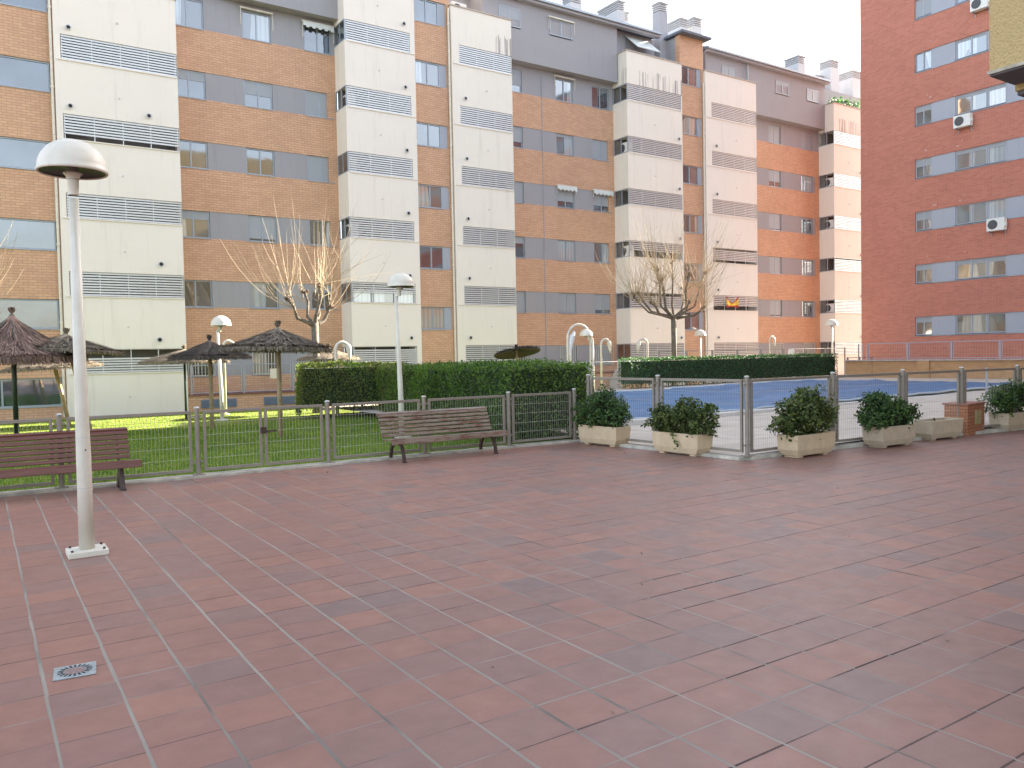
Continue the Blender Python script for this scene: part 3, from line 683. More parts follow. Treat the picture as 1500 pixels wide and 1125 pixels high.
# ---- near yellow building with its balcony (top right corner)
Yb = empty('stucco_building', (0,0,0), label='near yellow stucco building with a jutting balcony, top right corner of the view', cat='building')
m = MB(); m.box(12.72, -20, 5.46, 26, 5.77, 18); m.box(16.8, -20, 0, 26, 2.5, 5.3); m.build('stucco_wall', STUCCO, Yb)
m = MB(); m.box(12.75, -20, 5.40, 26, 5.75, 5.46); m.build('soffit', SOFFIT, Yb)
m = MB(); n_ = 0
m.box(12.0, -8, 5.60, 12.16, 5.79, 8.2); m.box(12.16, 5.63, 5.60, 12.72, 5.79, 8.2)
bal = m.build('balcony', STUCCO, Yb, bevel=.02)
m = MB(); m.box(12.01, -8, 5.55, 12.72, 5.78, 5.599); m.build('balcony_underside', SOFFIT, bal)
m = MB(); m.box(11.985, -8, 5.575, 12.005, 5.805, 5.62); m.build('drip_edge', CONC, bal)
# ---- wall mounted air conditioners
def ac_unit(w=.85, h=.62, d=.32, front='x'):
    e = empty('air_conditioner')
    m = MB(); m.box(-d, -w/2, 0, 0, w/2, h); m.build('casing', AC_W, e, bevel=.015)
    m = MB(); m.tube([(-d-.012, .12, h*.5), (-d+.01, .12, h*.5)], h*.38, 20); m.build('fan_grille', AC_D, e)
    m = MB(); m.box(-d*.95, -w/2+.08, -.05, .06, -w/2+.11, 0); m.box(-d*.95, w/2-.11, -.05, .06, w/2-.08, 0); m.box(.02, -w/2+.08, -.25, .06, -w/2+.11, -.05); m.box(.02, w/2-.11, -.25, .06, w/2-.08, -.05)
    m.build('bracket', FRAME, e)
    m = MB(); m.box(-d*.8, -w/2-.05, h*.3, -d*.3, -w/2, h*.6); m.build('valve_cover', AC_W, e)
    return e
ac = ac_unit(); ac.location = (42.94, 21.9, 13.1); tag(ac, 'white outdoor unit below a blue curtained window, upper middle of the red wall', 'air conditioner', 'outdoor units on the red wall')
dup(ac, (42.94, 20.25, 7.55), label='white outdoor unit under the open window with a dark curtain, lowest on the red wall', cat='air conditioner')
dup(ac, (42.94, 21.05, 18.75), label='white outdoor unit cut by the top edge of the view beside the yellow balcony', cat='air conditioner')
m = MB()
# units inside the side loggias of the towers
nm = {14.15:'second', 30.9:'fourth', 49.9:'farthest'}
for x0, ks in ((14.15,(1,2,3,4)), (30.9,(2,4)), (49.9,(1,3,4))):
    for k in ks:
        if k == 1 and x0 == 14.15: continue
        dup(ac, (x0+.5, 34.85, 1.45+2.925*k), sc=(1,.95,1.0), label='outdoor unit in the corner loggia of the %s cream tower, %s loggia above ground' % (nm[x0], ('', 'first', 'second', 'third', 'fourth')[k]), cat='air conditioner', group='outdoor units in the corner loggias')
dup(ac, (20.7, 35.6, 18.85), -pi/2+pi, label='white outdoor unit on the terrace above the third cream tower', cat='air conditioner')
# ================================================================== OBJECTS
# ---- plaza fences
def mesh_fence(name, pts, H, label, group=None, gates={}, plate=True, zb=.035):
    r_ = empty(name, (pts[0][0], pts[0][1], 0), 0, label=label, cat='fence', group=group); o0 = Vector((pts[0][0], pts[0][1], 0)); Z = Vector((0,0,1))
    for i, (x, y) in enumerate(pts):
        m = MB(); c = Vector((x, y, 0))-o0
        m.tube([c+Z*zb, c+Z*(H)], .037, 12)
        if plate: m.box(c.x-.085, c.y-.085, zb-.004, c.x+.085, c.y+.085, zb+.012)
        for z_ in (.22, H-.14): m.box(c.x-.075, c.y-.012, z_, c.x+.075, c.y+.012, z_+.03)
        p = m.build('post', TAUPE, r_)
        m = MB(); m.lathe([(.001,.018),(.03,.014),(.043,.002),(.043,-.006),(.001,-.008)], (c.x, c.y, H+.004), 12); m.build('post_cap', CAPW, p)
    for k, (p, q) in enumerate(zip(pts, pts[1:])):
        p = Vector((*p,0))-o0; q = Vector((*q,0))-o0; d = (q-p).normalized(); L = (q-p).length; ang = math.atan2(d.y, d.x)
        segs = [(.085, L-.085)]
        if k in gates: gm = gates[k]; segs = [(.085, gm-.02), (gm+.02, L-.085)]
        for (a_, b_) in segs:
            R = Matrix.Rotation(ang, 3, 'Z'); z0, z1 = zb+.07, H-.06; t = .021
            m = MB()
            m.box(a_, -t, z0-.02, b_, t, z0+.025, R, p); m.box(a_, -t, z1-.025, b_, t, z1+.02, R, p)
            m.box(a_, -t, z0+.025, a_+.042, t, z1-.025, R, p); m.box(b_-.042, -t, z0+.025, b_, t, z1-.025, R, p)
            pn = m.build('gate_leaf' if k in gates else 'panel', TAUPE, r_, bevel=.004)
            m = MB(); n_ = int((b_-a_-.08)/.052)
            for i in range(1, n_):
                e = p+d*(a_+.04+(b_-a_-.08)*i/n_); m.tube([e+Z*z0, e+Z*z1], .0019, 4, False)
            nh = int((z1-z0)/.205)+1
            for i in range(1, nh):
                z_ = z0+(z1-z0)*i/nh; m.tube([p+d*(a_+.04)+Z*z_, p+d*(b_-.04)+Z*z_], .0024, 4, False)
            m.build('wire_mesh', WIRE, pn)
        if k in gates:
            R = Matrix.Rotation(ang, 3, 'Z'); m = MB(); m.box(gm-.03, -.06, .62, gm+.2, -.03, .65, R, p); m.box(gm-.05, -.045, .60, gm+.04, -.022, .70, R, p); m.build('latch', IRON, r_)
    return r_
FLY = 12.84
mesh_fence('lawn_fence', [(-3.0,FLY),(-1.05,FLY),(.92,FLY),(2.75,FLY),(4.82,FLY),(6.62,FLY),(8.43,FLY),(10.02,FLY)], 1.055, 'low taupe mesh fence with a latched gate along the lawn behind the benches', 'taupe mesh fences of the plaza', gates={3: 1.0})
mesh_fence('pool_fence', [(10.16,12.55),(10.24,10.66)]+FB, 1.34, 'taller taupe mesh fence turning a corner round the pool behind the planters', 'taupe mesh fences of the plaza', zb=.055)
# ---- benches
def bench(name, x0, x1, legx, wood_mat, solid, label):
    e = empty(name, ((x0+x1)/2, 12.45, 0), 0, label=label, cat='bench', group='wooden slatted benches on the plaza'); c = (x0+x1)/2
    a0, a1 = x0-c, x1-c
    def slat(y, z, w, t, ang, nm, a0=a0, a1=a1):
        m = MB(); R = Matrix.Rotation(ang, 3, 'X'); m.box(a0, -w/2, -t/2, a1, w/2, t/2, R, Vector((0, y, z))); m.build(nm, wood_mat, e, bevel=.006)
    # seat: flat slats front to back, front edge slat tipped over
    slat(-.265, .345, .075, .03, radians(78), 'seat_slat')
    for i in range(4): slat(-.215+.088*i, .388-.006*i, .072, .03, radians(-4), 'seat_slat')
    nb = 6; dx_ = -.09 if solid else -.1
    for i in range(nb):
        z = .43+.066*i; y = .155+.028*i
        slat(y, z, 0.051 if not solid else .055, .026, radians(68), 'back_slat', a0, a1+dx_)
    slat(.33, .81 if solid else .795, .075, .03, radians(15), 'back_slat', a0, a1+dx_)
    for lx in legx:
        l = lx-c; m = MB()
        if solid:
            for (ya, yb) in ((-.24, -.12), (.10, .22)):
                b = len(m.v)
                m.v += [(l-.03,ya-.02,0),(l+.03,ya-.02,0),(l+.03,yb+.02,0),(l-.03,yb+.02,0),(l-.02,-.1,.36),(l+.02,-.1,.36),(l+.02,.08,.36),(l-.02,.08,.36)]
                m.f += [(b,b+3,b+2,b+1),(b+4,b+5,b+6,b+7),(b,b+1,b+5,b+4),(b+1,b+2,b+6,b+5),(b+2,b+3,b+7,b+6),(b+3,b,b+4,b+7)]
            m.box(l-.035, -.28, 0, l+.035, -.06, .02)
        else:
            N_ = 12; pf = [(-.25, 0), (-.235, .10), (-.20, .20), (-.14, .28), (-.06, .325), (.02, .335), (.10, .32), (.18, .27), (.235, .19), (.265, .10), (.28, 0)]
            for i in range(len(pf)-1):
                (ya, za), (yb, zb_) = pf[i], pf[i+1]; v = Vector((0, yb-ya, zb_-za)); Ln = v.length; an = math.atan2(zb_-za, yb-ya)
                R = Matrix.Rotation(an, 3, 'X'); m.box(l-.022, -.008, -.024, l+.022, Ln+.008, .03, R, Vector((0, ya, za)))
            m.box(l-.035, -.29, 0, l+.035, -.22, .016); m.box(l-.035, .24, 0, l+.035, .31, .016)
        m.tube([(l, -.25, .335), (l, .12, .345), (l, .16, .40), (l, .31, .78)], .016, 6)
        m.build('leg', IRON, e)
    return e
bench('bench', 5.68, 7.98, (5.9, 7.72), WOOD_R, False, 'worn bare-wood slatted bench on arched iron legs before the lawn fence, right of the gate')
bench('bench', -.85, 1.86, (-.55, 1.62), WOOD_L, True, 'dark red brown slatted bench behind the nearest lamp post, left')
# ---- lamps
def lamp(h, R, label, loc, base=True, off=0.0, mossy=False, lean=0):
    e = empty('lamp_post', loc, 0, label=label, cat='lamp post', group='white dome topped lamp posts')
    m = MB(); k = h/3.79
    m.tube([(0,0,.05),(0,0,.9),(lean*.3,0,1.5),(lean,0,h-.53*k)], [.066, .062, .055, .041], 20); pole = m.build('pole', LAMPW, e, smooth=True)
    for z_ in (.62, 1.08):
        m = MB(); m.tube([(0,0,z_-.002),(0,0,z_+.002)], (.0668-.004*z_), 20); m.build('hatch_seam', CHIM, pole)
    if base:
        m = MB(); m.box(-.165,-.145,0,.165,.145,.055); m.build('base_plate', LAMPW, e, bevel=.008)
        for bx, by in ((-.13,-.11),(.13,-.11),(-.13,.11),(.13,.11)): MB().tube([(bx,by,.054),(bx,by,.072)], .012, 6).build('bolt', IRON, e)
        MB().tube([(.012,-.0655,.97),(.012,-.060,.97)], .008, 10).build('lock', IRON, e)
    cx = off+lean
    m = MB(); m.lathe([(.042,-.0),(.045,.06),(.047,.065),(.047,.12),(.050,.145),(.063,.175),(.085,.198),(.02,.203)], (cx*.6+lean*.4,0,h-R*.93-.03-.205), 20); m.build('neck', LAMPW, e, smooth=True)
    prof = [(R*.95,0.0),(R*1.0,-.008),(R*1.03,.0),(R*1.03,.02),(R*1.0,.03)]
    for i in range(1, 12):
        a_ = i/12*pi/2; prof.append((R*cos(a_), .03+R*.93*sin(a_)))
    prof.append((.001, .03+R*.93)); zr = h-R*.93-.03
    m = MB(); m.lathe(prof, (cx,0,zr), 32); m.build('dome', LAMPW, e, smooth=True)
    m = MB(); m.lathe([(.001,.03),(R*.55,.045),(R*.8,.03),(R*.97,.006)], (cx,0,zr+.002), 32); m.build('reflector', plain('lamp_inside', (.05,.055,.05), .3, 0, .3) if 'lamp_inside' not in bpy.data.materials else bpy.data.materials['lamp_inside'], e, smooth=True)
    m = MB(); m.lathe([(.05,-.07),(.052,.10),(.04,.14),(.001,.16)], (cx,0,zr), 16); m.build('bulb_cover', plain('lamp_glass', (.35,.33,.28), .15) if 'lamp_glass' not in bpy.data.materials else bpy.data.materials['lamp_glass'], e, smooth=True)
    return e
lamp(3.79, .285, 'tallest nearest white dome lamp post standing on a square plate on the paving', (.78, 8.32, 0), off=-.0)
lamp(3.72, .30, 'white dome lamp post just behind the worn bench, in front of the long hedge', (7.93, 16.5, lz(16.5)), off=.12, lean=-.05)
lamp(3.45, .32, 'white dome lamp post between the two small dark thatched parasols on the lawn', (6.64, 27.3, lz(27.3)), off=.12, lean=-.06)
lamp(3.12, .30, 'small white dome lamp post under the tall white arch', (23.45, 28.6, -.2), off=-.38)
lamp(3.05, .30, 'small white dome lamp post right of the bare tree behind the far hedge', (31.95, 30.0, -.1), off=-.02)
lamp(3.55, .36, 'white dome lamp post at the right end of the far hedge', (41.9, 29.0, 0), off=-.05)
# ---- white hooked shower pipes
def hook(x, y, z0, h, w, r, label, mir=1, sleeve=True):
    e = empty('hooked_pipe', (x, y, z0), 0, label=label, cat='shower pipe', group='white hooked pipes around the pool lawn')
    pts = [(0,0,0),(0,0,h-w)]; N_ = 12
    for i in range(1, N_+1):
        a_ = pi-pi*i/N_; pts.append((mir*(w+w*cos(a_)), 0, h-w+w*sin(a_)))
    m = MB(); m.tube(pts, [r]*len(pts), 10); m.build('pipe', WHITE, e, smooth=True)
    m = MB(); q = pts[-4:]; q = [Vector(p) for p in q]+[Vector(pts[-1])+Vector((mir*.02,0,-.22)), Vector(pts[-1])+Vector((mir*.05,0,-.42))]
    m.tube(q, [r*1.1, r*1.5, r*1.8, r*1.8, r*1.1, r*.3], 10); m.build('spout', WHITE, e, smooth=True)
    m = MB(); m.tube([(0,0,.0),(0,0,.04)], r*2.6, 12); m.build('flange', WHITE, e)
    return e
hk = hook(22.0, 28.6, -.2, 3.33, .66, .052, 'tallest white arched pipe, rising beside the small dome lamp behind the long hedge', 1)
m = MB(); m.tube([(.16,0,1.5),(.13,0,2.2),(.25,0,2.75),(.42,0,3.02)], [.05,.09,.15,.05], 8); m.build('plastic_wrap', plain('milky_plastic', (.62,.62,.62), .3) if 'milky_plastic' not in bpy.data.materials else None, hk, smooth=True)
m = MB(); m.tube([(1.32,0,0),(1.32,0,2.6)], .05, 8); m.build('pipe', WHITE, hk)
hook(24.2, 28.9, -.2, 2.66, .25, .052, 'white hooked pipe standing alone between the tall arch and the far hedge')
hook(27.2, 29.0, -.2, 2.66, .29, .055, 'white hooked pipe at the left end of the far hedge, bent to the left', -1)
hook(10.35, 26.6, -.2, 2.55, .24, .055, 'white hooked pipe at the left end of the long hedge beside the bare tree')
hook(7.55, 30.5, -.2, 2.72, .17, .05, 'small white hooked pipe by the cream tower above a dark thatched parasol')
hook(36.3, 29.0, 0, 2.55, .20, .04, 'thin white hooked pipe above the middle right of the far hedge')
m = MB(); m.tube([(0,0,0),(0,0,1.78)], .17, 10); m.tube([(0,0,1.78),(0,0,1.86)], .12, 10)
o = m.build('wrapped_post', plain('white_wrap', (.66,.64,.62), .6), None, label='short white wrapped post behind the right part of the far hedge', cat='post'); o.location = (38.4, 29.2, 0)
# ---- thatched parasols
def thatch_mesh(R, h, n, seed, steep=1.0, mat=THATCH_G, fringe=.09):
    rr = random.Random(seed); m = MB()
    def zt(r): q = r/R; return -h*(q**steep)
    m.lathe([(.001, .02)]+[(R*i/8, zt(R*i/8)) for i in range(1, 9)]+[(R*.985, zt(R)-.05)]+[(R*i/8*.98, zt(R*i/8)-.05) for i in range(7, 0, -1)]+[(.001, -.06)], n=28)
    for _ in range(n):
        a_ = rr.uniform(0, 2*pi); r0 = R*sqrt(rr.uniform(.0, .92)); ln = rr.uniform(.22, .5)*R*.7; r1 = min(r0+ln, R*rr.uniform(.97, 1.06)); w = rr.uniform(.008, .022)
        da = rr.uniform(-.12, .12); up0 = rr.uniform(-.01, .02); up1 = rr.uniform(.01, .075)
        p0 = Vector((r0*cos(a_), r0*sin(a_), zt(r0)+up0)); p1 = Vector((r1*cos(a_+da), r1*sin(a_+da), zt(min(r1, R))+up1)); s_ = Vector((-sin(a_), cos(a_), 0))*w
        m.quad(p0-s_, p0+s_, p1+s_*.6, p1-s_*.6)
    for _ in range(n):
        a_ = rr.uniform(0, 2*pi); r0 = R*rr.uniform(.93, 1.02); L = fringe*rr.uniform(.3, 1.3); w = rr.uniform(.005, .012); s_ = Vector((-sin(a_), cos(a_), 0))*w
        p0 = Vector((r0*cos(a_), r0*sin(a_), zt(R)+.01)); p1 = p0+Vector((cos(a_)*L*.5, sin(a_)*L*.5, -L))
        m.quad(p0-s_, p0+s_, p1+s_*.5, p1-s_*.5)
    # tuft at the top
    for _ in range(60):
        a_ = rr.uniform(0, 2*pi); L = rr.uniform(.08, .17); p0 = Vector((cos(a_)*.03, sin(a_)*.03, 0)); p1 = p0+Vector((cos(a_)*rr.uniform(0, .07), sin(a_)*rr.uniform(0, .07), L)); s_ = Vector((-sin(a_), cos(a_), 0))*.012
        m.quad(p0-s_, p0+s_, p1+s_, p1-s_)
    return m
def parasol(loc, R, h, htop, label, mat=THATCH_G, pole=POLE_W, tilt=(0,0), n=900, steep=1.0, seed=1, pr=.055, lean=(0,0), fringe=.09, lowpole=None):
    e = empty('thatched_parasol', loc, 0, label=label, cat='parasol', group='thatched parasols on the lawn')
    m = thatch_mesh(R, h, n, seed, steep, mat, fringe); c = m.build('canopy', mat, e); c.location = (lean[0], lean[1], htop); c.rotation_euler = (tilt[0], tilt[1], 0)
    m = MB()
    m.tube([(0,0,-.1),(lean[0]*.5,lean[1]*.5,htop*.5),(lean[0],lean[1],htop-.03)], [pr*1.05, pr, pr*.95], 12); m.build('pole', pole, e, smooth=True)
    m = MB()
    for i in range(8):
        a_ = i*pi/4; m.tube([(lean[0],lean[1],htop-.09),(lean[0]+R*.86*cos(a_),lean[1]+R*.86*sin(a_),htop-h*.9-.06)], .014, 5)
    m.build('ribs', POLE_G, e)
    return e
parasol((5.93,18.9,lz(18.9)), 1.25, .50, 2.62, 'wide grey thatched parasol on a pale pole, in front of the bare tree', n=2200, steep=.85, seed=2, tilt=(0,.03))
parasol((5.46,23.6,lz(23.6)), 1.10, .46, 2.50, 'dark thatched parasol on a brown pole just left of the lawn dome lamp', n=1300, seed=3, mat=THATCH_D, steep=.9)
parasol((.76,23.9,lz(23.9)), 1.62, 1.12, 3.22, 'brown steep thatched parasol on a dark green pole at the left edge', n=3200, steep=.72, seed=4, mat=THATCH_B, pole=POLE_G, fringe=.16, pr=.06)
parasol((2.45,23.9,lz(23.9)), 1.36, .43, 2.70, 'thatched parasol on a leaning pole half hidden by the nearest lamp post', n=1400, seed=5, lean=(-.50,0), tilt=(0,.06), pr=.068, steep=.85)
parasol((2.42,29.6,lz(29.6)), 1.45, .45, 2.35, 'low thatched parasol on a sunlit leaning pole behind the brown steep one', n=1200, seed=6, lean=(-.45,0), tilt=(0,-.06), pr=.06)
parasol((5.95,29.4,lz(29.4)), 1.45, .42, 2.42, 'sunlit thatched parasol on a thin green pole behind the dark parasol on the brown pole', n=1000, seed=7, pole=POLE_G, pr=.04)
parasol((11.07,29.2,lz(29.2)), 1.15, .42, 2.42, 'small sunlit thatched parasol just beyond the left end of the long hedge', n=700, seed=8)
parasol((20.6,30.6,-.2), 1.08, .22, 2.32, 'flat dark tilted parasol seen above the middle of the long hedge', n=500, seed=9, mat=THATCH_X, tilt=(radians(-13), 0), steep=1.1, fringe=.04)
# ---- hedges
def leafquad(m, p, nrm, L, w, rr):
    t = Vector((rr.gauss(0,1), rr.gauss(0,1), rr.gauss(0,1))); t = (t-nrm*t.dot(nrm)*.4).normalized(); s_ = nrm.cross(t).normalized()*w; n2 = nrm*w*.35
    b = len(m.v); m.v += [tuple(p), tuple(p+t*L*.5+s_-n2), tuple(p+t*L), tuple(p+t*L*.5-s_-n2)]; m.f.append((b,b+1,b+2,b+3))
def hedge(name, path, widths, z0, h, dens, L, mat, label, seed, gap=.25, bare_bottom=True, rough=.05):
    rr = random.Random(seed); e = empty(name, (path[0][0], path[0][1], z0(path[0][1])), 0, label=label, cat='hedge')
    m = MB(); core = MB(); o0 = Vector(e.location)
    for (p, w0), (q, w1) in zip(list(zip(path, widths)), list(zip(path, widths))[1:]):
        p = Vector((*p, 0)); q = Vector((*q, 0)); d = (q-p); Ln = d.length; d.normalize(); nn = Vector((-d.y, d.x, 0))
        def put(t, s, zr, nrm, den=1):
            w = (w0+(w1-w0)*t)/2; c = p+d*Ln*t; bz = z0(c.y)
            bulge = rough*(math.sin(c.x*2.1+c.y*1.7+zr*3)+math.sin(c.x*5.3-c.y*4.1+zr*6)*.6)
            pt = c+nn*s*w+Vector((0,0,bz+zr)); pt += nrm*(bulge+rr.gauss(0,.028)); nr = (nrm+Vector((rr.gauss(0,.5),rr.gauss(0,.5),rr.gauss(0,.5)))).normalized()
            leafquad(m, pt-o0, nr, L*rr.uniform(.6,1.25), L*.3*rr.uniform(.8,1.2), rr)
        nf = int(Ln*h*dens)
        for _ in range(nf):
            zr = gap+(h+.035-gap)*rr.random()**.9
            for sgn in (-1, 1):
                if rr.random() < (1 if sgn == (1 if name else 1) else 1): put(rr.random(), sgn, zr, nn*sgn)
        for _ in range(int(Ln*(w0+w1)/2*dens*.8)): put(rr.random(), rr.uniform(-1,1), h, Vector((0,0,1)))
        for _ in range(int(w0*h*dens)): put(0, rr.uniform(-1,1), rr.uniform(gap*.5,h), -d)
        for _ in range(int(w1*h*dens)): put(1, rr.uniform(-1,1), rr.uniform(gap*.5,h), d)
        for i in range(int(Ln*(9 if rough > .03 else 2))): # stray sprigs on top
            t = rr.random(); c = p+d*Ln*t; s = rr.uniform(-1,1); hh = rr.uniform(.02,.13)
            for j in range(4): put(t, s, h+hh*j/4, Vector((0,0,1)))
        # dark solid box added to block see-through, and the bare stems under it
        b = len(core.v); i0, i1 = w0/2-.11, w1/2-.11; pa = p+d*.08; qa = q-d*.08
        for z_ in (gap+.12, h-.10):
            for (c, s_, ii) in ((pa,-1,i0),(qa,-1,i1),(qa,1,i1),(pa,1,i0)):
                core.v.append(tuple(c+nn*s_*ii+Vector((0,0,z0(c.y)+z_))-o0))
        core.f += [(b,b+3,b+2,b+1),(b+4,b+5,b+6,b+7),(b,b+1,b+5,b+4),(b+1,b+2,b+6,b+5),(b+2,b+3,b+7,b+6),(b+3,b,b+4,b+7)]
        for i in range(int(Ln*5)):
            t = rr.random(); c = p+d*Ln*t+nn*rr.uniform(-.8,.8)*(w0/2-.05); bz = z0(c.y)
            core.tube([c+Vector((0,0,bz))-o0, c+Vector((rr.uniform(-.06,.06),rr.uniform(-.06,.06),bz+gap+.2))-o0], rr.uniform(.008,.02), 5, False)
    m.build('leaves', mat, e); core.build('stems', HCORE, e)  # stems mesh also holds the dark filler box
    return e
hedge('hedge', [(9.75,12.98+.25),(10.4,18.0),(11.7,24.3)], [1.95,1.6,1.6], lz, 1.58, 620, .072, LEAF_H, 'long dark green hedge running back from the fence corner between the lawn and the pool', 5, gap=.10)
hedge('hedge', [(12.3,25.5),(8.95,26.45)], [2.6,2.7], lz, 1.74, 380, .08, LEAF_H, 'brownish hedge block with bare lower stems at the far side of the lawn', 6, gap=.30)
hedge('hedge', [(24.15,27.2),(39.1,27.2)], [.95,.95], lambda y: .17, 1.33, 300, .085, LEAF_H2, 'far dark hedge beyond the blue pool cover', 7, gap=.10, rough=.025)
# ---- shrubs in planters
def planter(loc, rz, mat, label, L=1.24, Wd=.5, H=.375):
    e = empty('planter', loc, rz, label=label, cat='planter', group='rectangular concrete planters before the pool fence')
    m = MB(); t = .045
    def ring(l, w, z): return [(-l/2,-w/2,z),(l/2,-w/2,z),(l/2,w/2,z),(-l/2,w/2,z)]
    z1, z2 = .035, .13
    rings = [ring(L*.86,Wd*.80,z1), ring(L*.97,Wd*.95,z2), ring(L*.98,Wd*.97,H*.62), ring(L,Wd,H-.006), ring(L-.01,Wd-.01,H), ring(L-2*t,Wd-2*t,H), ring(L-2*t-.02,Wd-2*t-.02,H-.10)]
    for r_ in rings: m.v += r_
    for i in range(len(rings)-1):
        for k in range(4): m.f.append((i*4+k, i*4+(k+1) % 4, i*4+4+(k+1) % 4, i*4+4+k))
    m.f.append((3,2,1,0)); m.build('trough', mat, e, bevel=.006)
    m = MB()
    for sx in (-1,1):
        MB().box(sx*L*.33-.06, -Wd*.34, 0, sx*L*.33+.06, Wd*.34, .036).build('foot', mat, e)
    m = MB(); m.box(-L/2+t+.012, -Wd/2+t+.012, H-.12, L/2-t-.012, Wd/2-t-.012, H-.07); m.build('soil', SOIL, e)
    return e
def shrub(loc, rz, blobs, n, label, mat, L=.085, seed=1, group='shrubs growing in the planters'):
    rr = random.Random(seed); e = empty('shrub', loc, rz, label=label, cat='shrub', group=group); m = MB(); st = MB()
    for (cx, cy, cz, rx, ry, rz_) in blobs:
        nb = int(n*rx*ry*rz_/sum(b[3]*b[4]*b[5] for b in blobs)); nc = max(4, nb//13)
        st.tube([(cx*.35, cy*.3, 0), (cx*.7+rr.uniform(-.05,.05), cy*.7, cz*.45), (cx, cy, cz)], [.016,.012,.006], 6, False)
        for _ in range(nc):   # clusters: twig with a rosette of leaves
            v = Vector((rr.gauss(0,1), rr.gauss(0,1), rr.gauss(0,1))).normalized(); q = rr.uniform(.45,1.06)
            if rr.random() < .12: q *= 1.12
            c = Vector((cx+v.x*rx*q, cy+v.y*ry*q, max(.02, cz+v.z*rz_*q)))
            base = Vector((cx*.8, cy*.8, cz*.55)); 
            st.tube([base+(c-base)*.35, c], .004, 4, False)
            for k in range(13):
                nr = (v*.9+Vector((rr.gauss(0,.6),rr.gauss(0,.6),rr.gauss(0,.6)+.5))).normalized()
                leafquad(m, c+Vector((rr.gauss(0,.03),rr.gauss(0,.03),rr.gauss(0,.03))), nr, L*rr.uniform(.6,1.15), L*.23, rr)
    m.build('leaves', mat, e); st.build('stems', STEM, e)
    return e
def pos_along(c, rz, dx, dy):
    return (c[0]+dx*cos(rz)-dy*sin(rz), c[1]+dx*sin(rz)+dy*cos(rz), 0)
PL = [((9.93,11.50), radians(95), PLANT, 'first', -1), ((9.98,9.50), radians(93), PLANT, 'second', -1),
      ((11.02,8.26), radians(1), PLANT, 'third', 1), ((13.20,8.14), radians(-1), PLANT_G, 'fourth', 1), ((14.9,8.20), radians(-3), PLANT_G, 'empty', 1), ((17.6,8.10), radians(-3), PLANT_G, 'last', 1)]
lab = {'first': 'tan concrete planter nearest the hedge corner, holding a rounded leafy shrub', 'second': 'tan concrete planter just left of the fence corner post, under a spreading shrub',
       'third': 'tan concrete planter just right of the fence corner post, under the tallest shrub', 'fourth': 'greyish concrete planter holding a shrub, immediately left of the empty planter',
       'empty': 'empty greyish concrete planter beside the brick pillar', 'last': 'greyish concrete planter with a shrub at the right edge, past the brick pillar'}
cent = {}
for (c, rz, mt, k, s_) in PL:
    L = 1.04
    ctr = pos_along(c, rz, L*.43, s_*.16); cent[k] = (ctr, rz); planter(ctr, rz, mt, lab[k], L=L, Wd=.40)
def sh(k, blobs, n, label, mat, seed, L=.085):
    c, rz = cent[k]; shrub((c[0], c[1], .30), rz, blobs, n, label, mat, L, seed)
sh('first', [(0,0,.40,.50,.40,.34),(-.28,.0,.28,.34,.32,.25),(.3,.05,.3,.36,.34,.26),(0,-.1,.55,.30,.28,.18)], 4200, 'rounded dark green shrub in the planter nearest the hedge corner', LEAF_B, 21)
sh('second', [(-.42,0,.26,.30,.30,.24),(.0,0,.30,.38,.30,.28),(.42,0,.30,.28,.28,.26),(-.55,.0,.52,.16,.18,.14),(-.15,.05,.55,.2,.2,.12)], 3600, 'spreading two-lobed shrub in the planter just left of the fence corner', LEAF_C, 22)
sh('third', [(-.05,0,.40,.56,.42,.36),(.1,0,.62,.36,.30,.22),(-.5,0,.24,.26,.28,.20),(.45,.1,.32,.3,.3,.25)], 4600, 'tallest dense shrub in the planter just right of the fence corner', LEAF_C, 23)
sh('fourth', [(-.25,0,.36,.42,.36,.30),(.3,0,.26,.42,.32,.24),(-.35,0,.56,.22,.22,.16),(-.55,0,.2,.22,.25,.18)], 3800, 'dark shrub leaning over the left of its planter beside the empty planter', LEAF_B, 24)
sh('last', [(-.1,0,.40,.52,.38,.32),(-.5,0,.24,.32,.3,.22),(.4,0,.36,.36,.34,.30),(.15,0,.62,.28,.26,.14)], 3600, 'shrub at the right edge of the view past the brick pillar', LEAF_B, 25)
c, rz = cent['second']
m = MB(); rr = random.Random(4)
for i in range(16): leafquad(m, Vector((-.05-.004*i, .27, .40-.018*i)), Vector((0,1,.2)).normalized(), .06, .018, rr)
o = m.build('trailing_weed', LEAF_C, None, label='small weed trailing down the front of the tan planter left of the fence corner', cat='weed'); o.location = (c[0], c[1], 0); o.rotation_euler = (0,0,rz)
# small dead stub in the empty planter
c, rz = cent['empty']; m = MB(); m.tube([(-.05,0,.27),(-.10,.02,.40)], .018, 6); o = m.build('cut_stem', STEM, None, label='cut woody stub left in the empty planter', cat='stub'); o.location = (c[0], c[1], 0); o.rotation_euler = (0,0,rz)
# ---- brick pillar with a meter door
e = empty('brick_pillar', (16.62, 8.48, 0), radians(6), label='low brick pillar with a small yellowish door panel between two planters', cat='pillar')
m = MB(); m.box(-.42,-.22,0,.42,.22,.60); m.build('brickwork', PILLAR, e)
m = MB(); m.box(-.45,-.25,.60,.45,.25,.635); m.build('cap_slab', plain('terracotta_cap', (.30,.13,.09), .7), e, bevel=.005)
m = MB(); m.box(-.07,-.245,.20,.20,-.221,.48); m.build('panel_door', plain('olive_panel', (.33,.27,.13), .5), e, bevel=.004)
